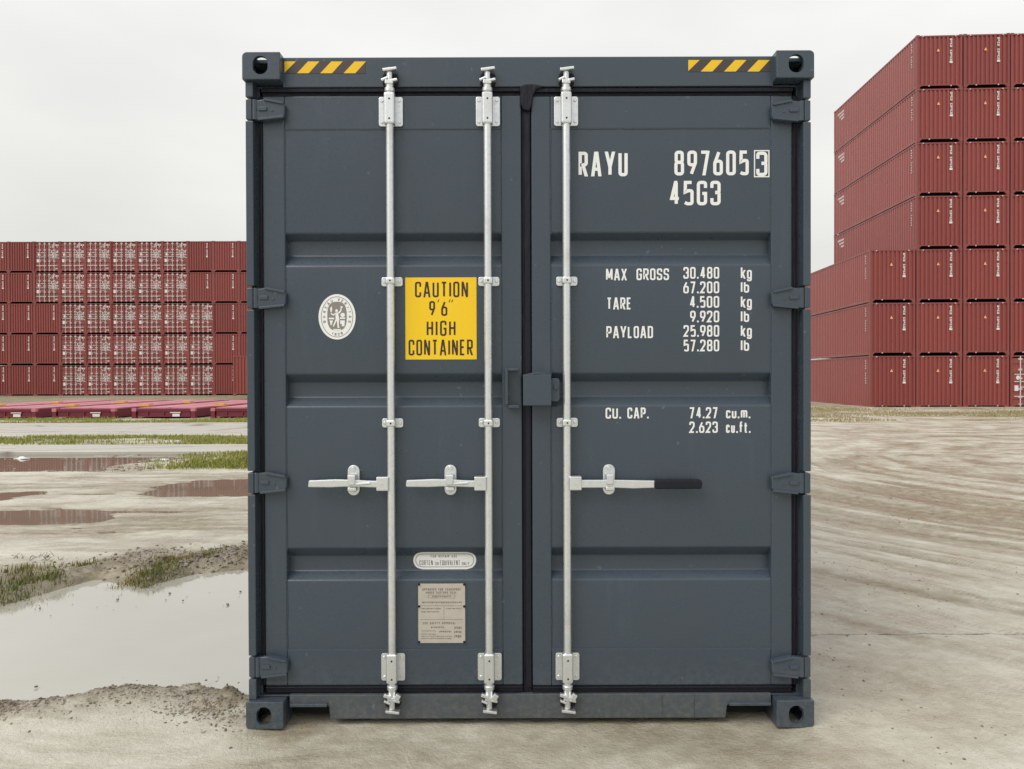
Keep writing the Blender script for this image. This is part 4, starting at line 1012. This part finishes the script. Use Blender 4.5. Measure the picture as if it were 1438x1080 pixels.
# ------------------------------------------------------------------ flat racks lying side by side
RX = [-23.85, -20.80, -17.74, -14.66, -11.62, -8.56]
RY, RH, RW, RL = 29.9, .36, 2.44, 12.19
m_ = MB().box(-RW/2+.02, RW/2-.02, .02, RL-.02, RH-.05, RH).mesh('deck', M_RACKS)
names = ['at the far end of the row', 'second', 'third', 'fourth', 'fifth', 'sixth']
zg = .0
rk_deck = m_
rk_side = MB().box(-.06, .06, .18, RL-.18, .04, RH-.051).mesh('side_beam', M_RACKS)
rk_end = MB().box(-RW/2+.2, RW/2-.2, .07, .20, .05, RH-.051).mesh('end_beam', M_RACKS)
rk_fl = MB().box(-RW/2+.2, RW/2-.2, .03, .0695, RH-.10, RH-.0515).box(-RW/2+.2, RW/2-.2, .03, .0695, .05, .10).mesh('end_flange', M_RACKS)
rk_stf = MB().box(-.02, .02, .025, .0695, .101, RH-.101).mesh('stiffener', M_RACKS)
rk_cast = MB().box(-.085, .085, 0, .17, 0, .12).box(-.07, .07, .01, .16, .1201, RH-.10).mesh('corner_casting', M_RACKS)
rk_cast2 = MB().box(-.085, .085, 0, .17, RH-.098, RH+.025).mesh('corner_casting', M_RACK)
rk_lab = MB().box(.25, .65, .022, .0295, .20, .235).mesh('serial_marking', M_FARWHITE)
rk_pl = MB().box(.34, .62, .02, .026, .06, .17).mesh('white_plate', M_FARWHITE)
for i, x in enumerate(RX):
    r_ = empty('flat_rack', (x + RW/2, RY, 0.01)); tag(r_, f"folded magenta flat rack lying on the ground, {NTH[i]} counting toward the dark container", 'flat rack', 'flat racks lying in a row')
    def put(n_, me, l=(0, 0, 0)):
        o = bpy.data.objects.new(n_, me); COL.objects.link(o); o.parent = r_; o.location = l; return o
    put('deck', rk_deck)
    for s in (-1, 1):
        put('side_beam', rk_side, (s*(RW/2-.08), 0, 0)); put('corner_casting', rk_cast, (s*(RW/2-.085), 0, 0)); put('corner_casting', rk_cast2, (s*(RW/2-.085), 0, 0))
        put('corner_casting', rk_cast, (s*(RW/2-.085), RL-.17, 0)); put('stiffener', rk_stf, (s*.62, 0, 0))
    put('end_beam', rk_end); put('end_flange', rk_fl); put('serial_marking', rk_lab); put('white_plate', rk_pl); put('stiffener', rk_stf)
    # folded end wall lying on the deck: two slightly raised leaves
    for k_, (ya, yb) in enumerate(((.5, 5.9), (6.3, 11.7))):
        
        for xa_, xb_ in ((-1.19, -.06), (.06, 1.05)): put('folded_end_wall', MB().box(xa_, xb_, ya, yb, RH+.001, RH+.03).mesh('folded_end_wall', M_RACK))
    for ya in (2.0, 6.1):
        put('hinge_plate', MB().box(RW/2-.02, RW/2+.36, ya, ya+.4, RH+.031, RH+.12).mesh('hinge_plate', M_ORNG))

# ------------------------------------------------------------------ grass, stones, twigs
def blades(n, sampler, h0, h1, w_, name, m_, lean=.5):
    vs, fs = [], []
    pts = sampler(n); zz = height(pts[:, 0][None, :], pts[:, 1][None, :])[0][0]
    for (x, y), z in zip(pts, zz):
        a = random.uniform(0, 6.283); h = random.uniform(h0, h1); ln = random.uniform(.1, lean)*h; b = a + random.uniform(-1, 1)
        dx, dy = math.cos(a)*w_, math.sin(a)*w_; lx_, ly_ = math.cos(b+1.57)*ln, math.sin(b+1.57)*ln; i = len(vs)
        vs += [(x-dx, y-dy, z-.01), (x+dx, y+dy, z-.01), (x+dx*.6+lx_*.4, y+dy*.6+ly_*.4, z+h*.6), (x-dx*.6+lx_*.4, y-dy*.6+ly_*.4, z+h*.6), (x+lx_, y+ly_, z+h)]
        fs += [(i, i+1, i+2, i+3), (i+3, i+2, i+4)]
    me = bpy.data.meshes.new(name); me.from_pydata(vs, [], fs); me.materials.append(m_)
    return link(name, me)
def grassmat(name, a, b):
    m = mat(name, a, .55); q = NB(m)
    q.set('Base Color', q.mixc(q.rng(q.noise(q.pos(), 3.0, 4, .7), .35, .65, 0, 1), a, b)); return m
M_GRASS = grassmat('yellow_green_grass', (.20, .25, .03), (.33, .30, .08)); M_GRASSY = grassmat('dry_grass', (.27, .225, .085), (.33, .28, .15)); M_GRASSD = grassmat('green_grass', (.13, .165, .03), (.24, .20, .07))
def masked(x0, x1, y0, y1, fn):
    def s_(n):
        o = np.zeros((0, 2))
        while len(o) < n:
            p_ = rng.uniform((x0, y0), (x1, y1), (n*2, 2)); pr = fn(p_[:, 0], p_[:, 1]); o = np.vstack([o, p_[rng.random(len(p_)) < pr]])
        return o[:n]
    return s_
g1 = blades(15000, masked(-17, -4.5, 17.45, 20.3, lambda x, y: .08 + .92*sst(-.08, .12, fbm(x*.55, y*1.1, 3, 171))), .03, .10, .012, 'grass', M_GRASS)
tag(g1, 'yellow-green grass strip between the two concrete slabs', 'grass', kind='stuff')
g2 = blades(7000, masked(-23, -7, 26.3, 29.6, lambda x, y: sst(-.02, .12, fbm(x*.3, y*.9, 3, 172))), .04, .11, .016, 'grass', M_GRASS)
tag(g2, 'sparse yellow-green grass in front of the flat racks', 'grass', kind='stuff')
pxr = GND(240, 650)[0]
g3 = blades(7000, masked(pxr-.8, -3.6, 12.8, 15.6, lambda x, y: sst(pxr-.6, pxr+.6, x+.8*fbm(x, y, 2, 4))*(.2+.8*sst(-.12, .1, fbm(x*.8, y*1.2, 3, 173)))), .03, .09, .009, 'grass', M_GRASS)
tag(g3, 'yellow-green grass patch at the end of the dark pool', 'grass', kind='stuff')
g4 = blades(5200, masked(9.5, 26, 27, 41.5, lambda x, y: sst(-.05, .15, fbm(x*.25, y*.5, 3, 174))), .03, .11, .02, 'grass', M_GRASSY)
tag(g4, 'thin yellowed grass at the foot of the seven-high stack', 'grass', kind='stuff')
tufts = []
for u, v, r, n in ((10, 842, .22, 420), (-15, 850, .3, 420), (30, 828, .12, 160), (70, 820, .11, 240), (118, 801, .09, 130), (192, 817, .13, 240), (215, 812, .14, 260), (240, 797, .11, 200), (262, 792, .09, 110), (160, 822, .06, 60), (36, 803, .08, 100), (285, 790, .08, 60), (165, 833, .05, 30), (10, 815, .25, 200), (60, 806, .2, 120), (230, 806, .16, 200), (205, 822, .08, 120), (300, 784, .12, 60)):
    x, y = GND(u, v); tufts.append((x, y, r, n))
def tuft_s(n):
    o = []
    for x, y, r, k_ in tufts: o.append(np.stack([x + rng.normal(0, r*.55, k_), y + rng.normal(0, r*.5, k_)], -1))
    return np.vstack(o)
g5 = blades(0, tuft_s, .015, .055, .0034, 'grass', M_GRASSD, .9)
tag(g5, 'green grass tufts along the puddle edge', 'grass', kind='stuff')

M_STONE = mat('wet_stone', (.13, .11, .09), .45); q = NB(M_STONE); q.set('Base Color', q.mixc(q.rng(q.noise(q.pos(), 14, 3), .35, .65, 0, 1), (.12, .095, .068), (.30, .26, .20)))
def pebbles(n, sampler, r0, r1, name):
    pts = sampler(n); zz = height(pts[:, 0][None, :], pts[:, 1][None, :])[0][0]; vs, fs = [], []
    ico = [(0,0,1),(.894,0,.447),(.276,.851,.447),(-.724,.526,.447),(-.724,-.526,.447),(.276,-.851,.447),(.724,.526,-.447),(-.276,.851,-.447),(-.894,0,-.447),(-.276,-.851,-.447),(.724,-.526,-.447),(0,0,-1)]
    tri = [(0,1,2),(0,2,3),(0,3,4),(0,4,5),(0,5,1),(1,6,2),(2,7,3),(3,8,4),(4,9,5),(5,10,1),(2,6,7),(3,7,8),(4,8,9),(5,9,10),(1,10,6),(6,11,7),(7,11,8),(8,11,9),(9,11,10),(10,11,6)]
    for (x, y), z in zip(pts, zz):
        r = r0*(r1/r0)**(random.random()**2.2); a = random.uniform(0, 6.28); ca_, sa_ = math.cos(a), math.sin(a); sx, sy, sz = random.uniform(.7, 1.4), random.uniform(.6, 1), random.uniform(.4, .8); i = len(vs)
        for p_ in ico:
            j = random.uniform(.8, 1.2)*r; px_, py_ = p_[0]*sx*j, p_[1]*sy*j; vs.append((x+px_*ca_-py_*sa_, y+px_*sa_+py_*ca_, z + r*.12 + p_[2]*sz*j))
        fs += [tuple(i+k_ for k_ in t) for t in tri]
    me = bpy.data.meshes.new(name); me.from_pydata(vs, [], fs); me.materials.append(M_STONE); return link(name, me)
xf = [p_[0] for p_ in SH_F]; yf_ = [p_[1] for p_ in SH_F]; xbk = [p_[0] for p_ in SH_B]; ybk = [p_[1] for p_ in SH_B]
def lipd(x, y):
    d = np.interp(x, xf, yf_) - y; return np.exp(-((d-.07)/.16)**2)*(.10 + .90*sst(.35, .7, vnoise(x*2.1, y*2.1, 55)))*(.25 + .75*sst(-2.3, -1.7, x))
o = pebbles(5200, masked(-3.2, -1.13, 2.7, 3.8, lipd), .002, .009, 'gravel'); tag(o, 'dark gravel and clods on the mud lip of the big puddle', 'gravel', kind='stuff')
def bankd(x, y):
    d = y - np.interp(x, xbk, ybk); return np.exp(-((d-.45)/.45)**2)*(.2 + .8*sst(.4, .7, vnoise(x*1.3, y*1.3, 56)))
o = pebbles(4200, masked(-5.5, -1.2, 5.6, 7.9, bankd), .004, .022, 'gravel'); tag(o, 'stones and clods on the bank behind the big puddle', 'gravel', kind='stuff')
o = pebbles(1700, masked(1.25, 6.5, 2.7, 10, lambda x, y: .08 + .9*sst(.45, .8, vnoise(x*1.1, y*1.3, 59))), .002, .010, 'gravel'); tag(o, 'scattered small stones on the rutted mud of the yard', 'gravel', kind='stuff')
o = pebbles(2600, masked(-14, -6.0, 12.7, 15.6, lambda x, y: .2 + .8*sst(-.05, .1, fbm(x, y*2, 3, 57))), .008, .04, 'gravel'); tag(o, 'stones lying in the dark pool before the concrete slab', 'gravel', kind='stuff')
o = pebbles(60, masked(-3.4, -1.2, 3.7, 5.6, lambda x, y: sst(.45, .75, vnoise(x*1.1, y*1.1, 58))), .003, .014, 'floating_debris'); o.location.z = .042; tag(o, 'specks of debris floating on the big puddle', 'debris', kind='stuff')
M_TWIG = mat('dark_twig', (.045, .035, .028), .7)
x, y = GND(50, 786); m = MB()
for i in range(26):
    a = random.uniform(0, 6.28); l_ = random.uniform(.03, .11); bx0, by0 = x + random.gauss(0, .13), y + random.gauss(0, .06); z = gz(bx0, by0)
    m.cyl((bx0, by0, z-.01), (bx0 + math.cos(a)*l_, by0 + math.sin(a)*l_*.5, z + random.uniform(.0, .05)), .0025, 5, 0, .001)
o = m.build('twig_heap', M_TWIG); tag(o, 'heap of dry dark twigs on the bank behind the puddle', 'twigs', kind='stuff')
M_PLAS = mat('white_plastic', (.75, .74, .73), .35)
def scrap(u, v, sx, sy, sz, label):
    x, y = GND(u, v); z = gz(x, y); me = bpy.data.meshes.new('plastic_scrap'); bm = bmesh.new(); bmesh.ops.create_icosphere(bm, subdivisions=3, radius=1)
    for w_ in bm.verts:
        n_ = .55 + .9*float(vnoise(np.array([w_.co.x*1.7+u]), np.array([w_.co.y*1.7+w_.co.z*2.3+v]), 9)[0]); w_.co = Vector((w_.co.x*sx*n_, w_.co.y*sy*n_, max(w_.co.z, -.2)*sz*n_))
    bm.to_mesh(me); bm.free(); me.materials.append(M_PLAS); o = link('plastic_scrap', me); o.location = (x, y, max(z, WATER) + sz*.1); tag(o, label, 'litter')
scrap(30, 643.5, .15, .07, .035, 'white crumpled plastic scrap lying in the dark pool')
scrap(233, 646, .12, .05, .025, 'pale crumpled plastic scrap at the edge of the grass patch')
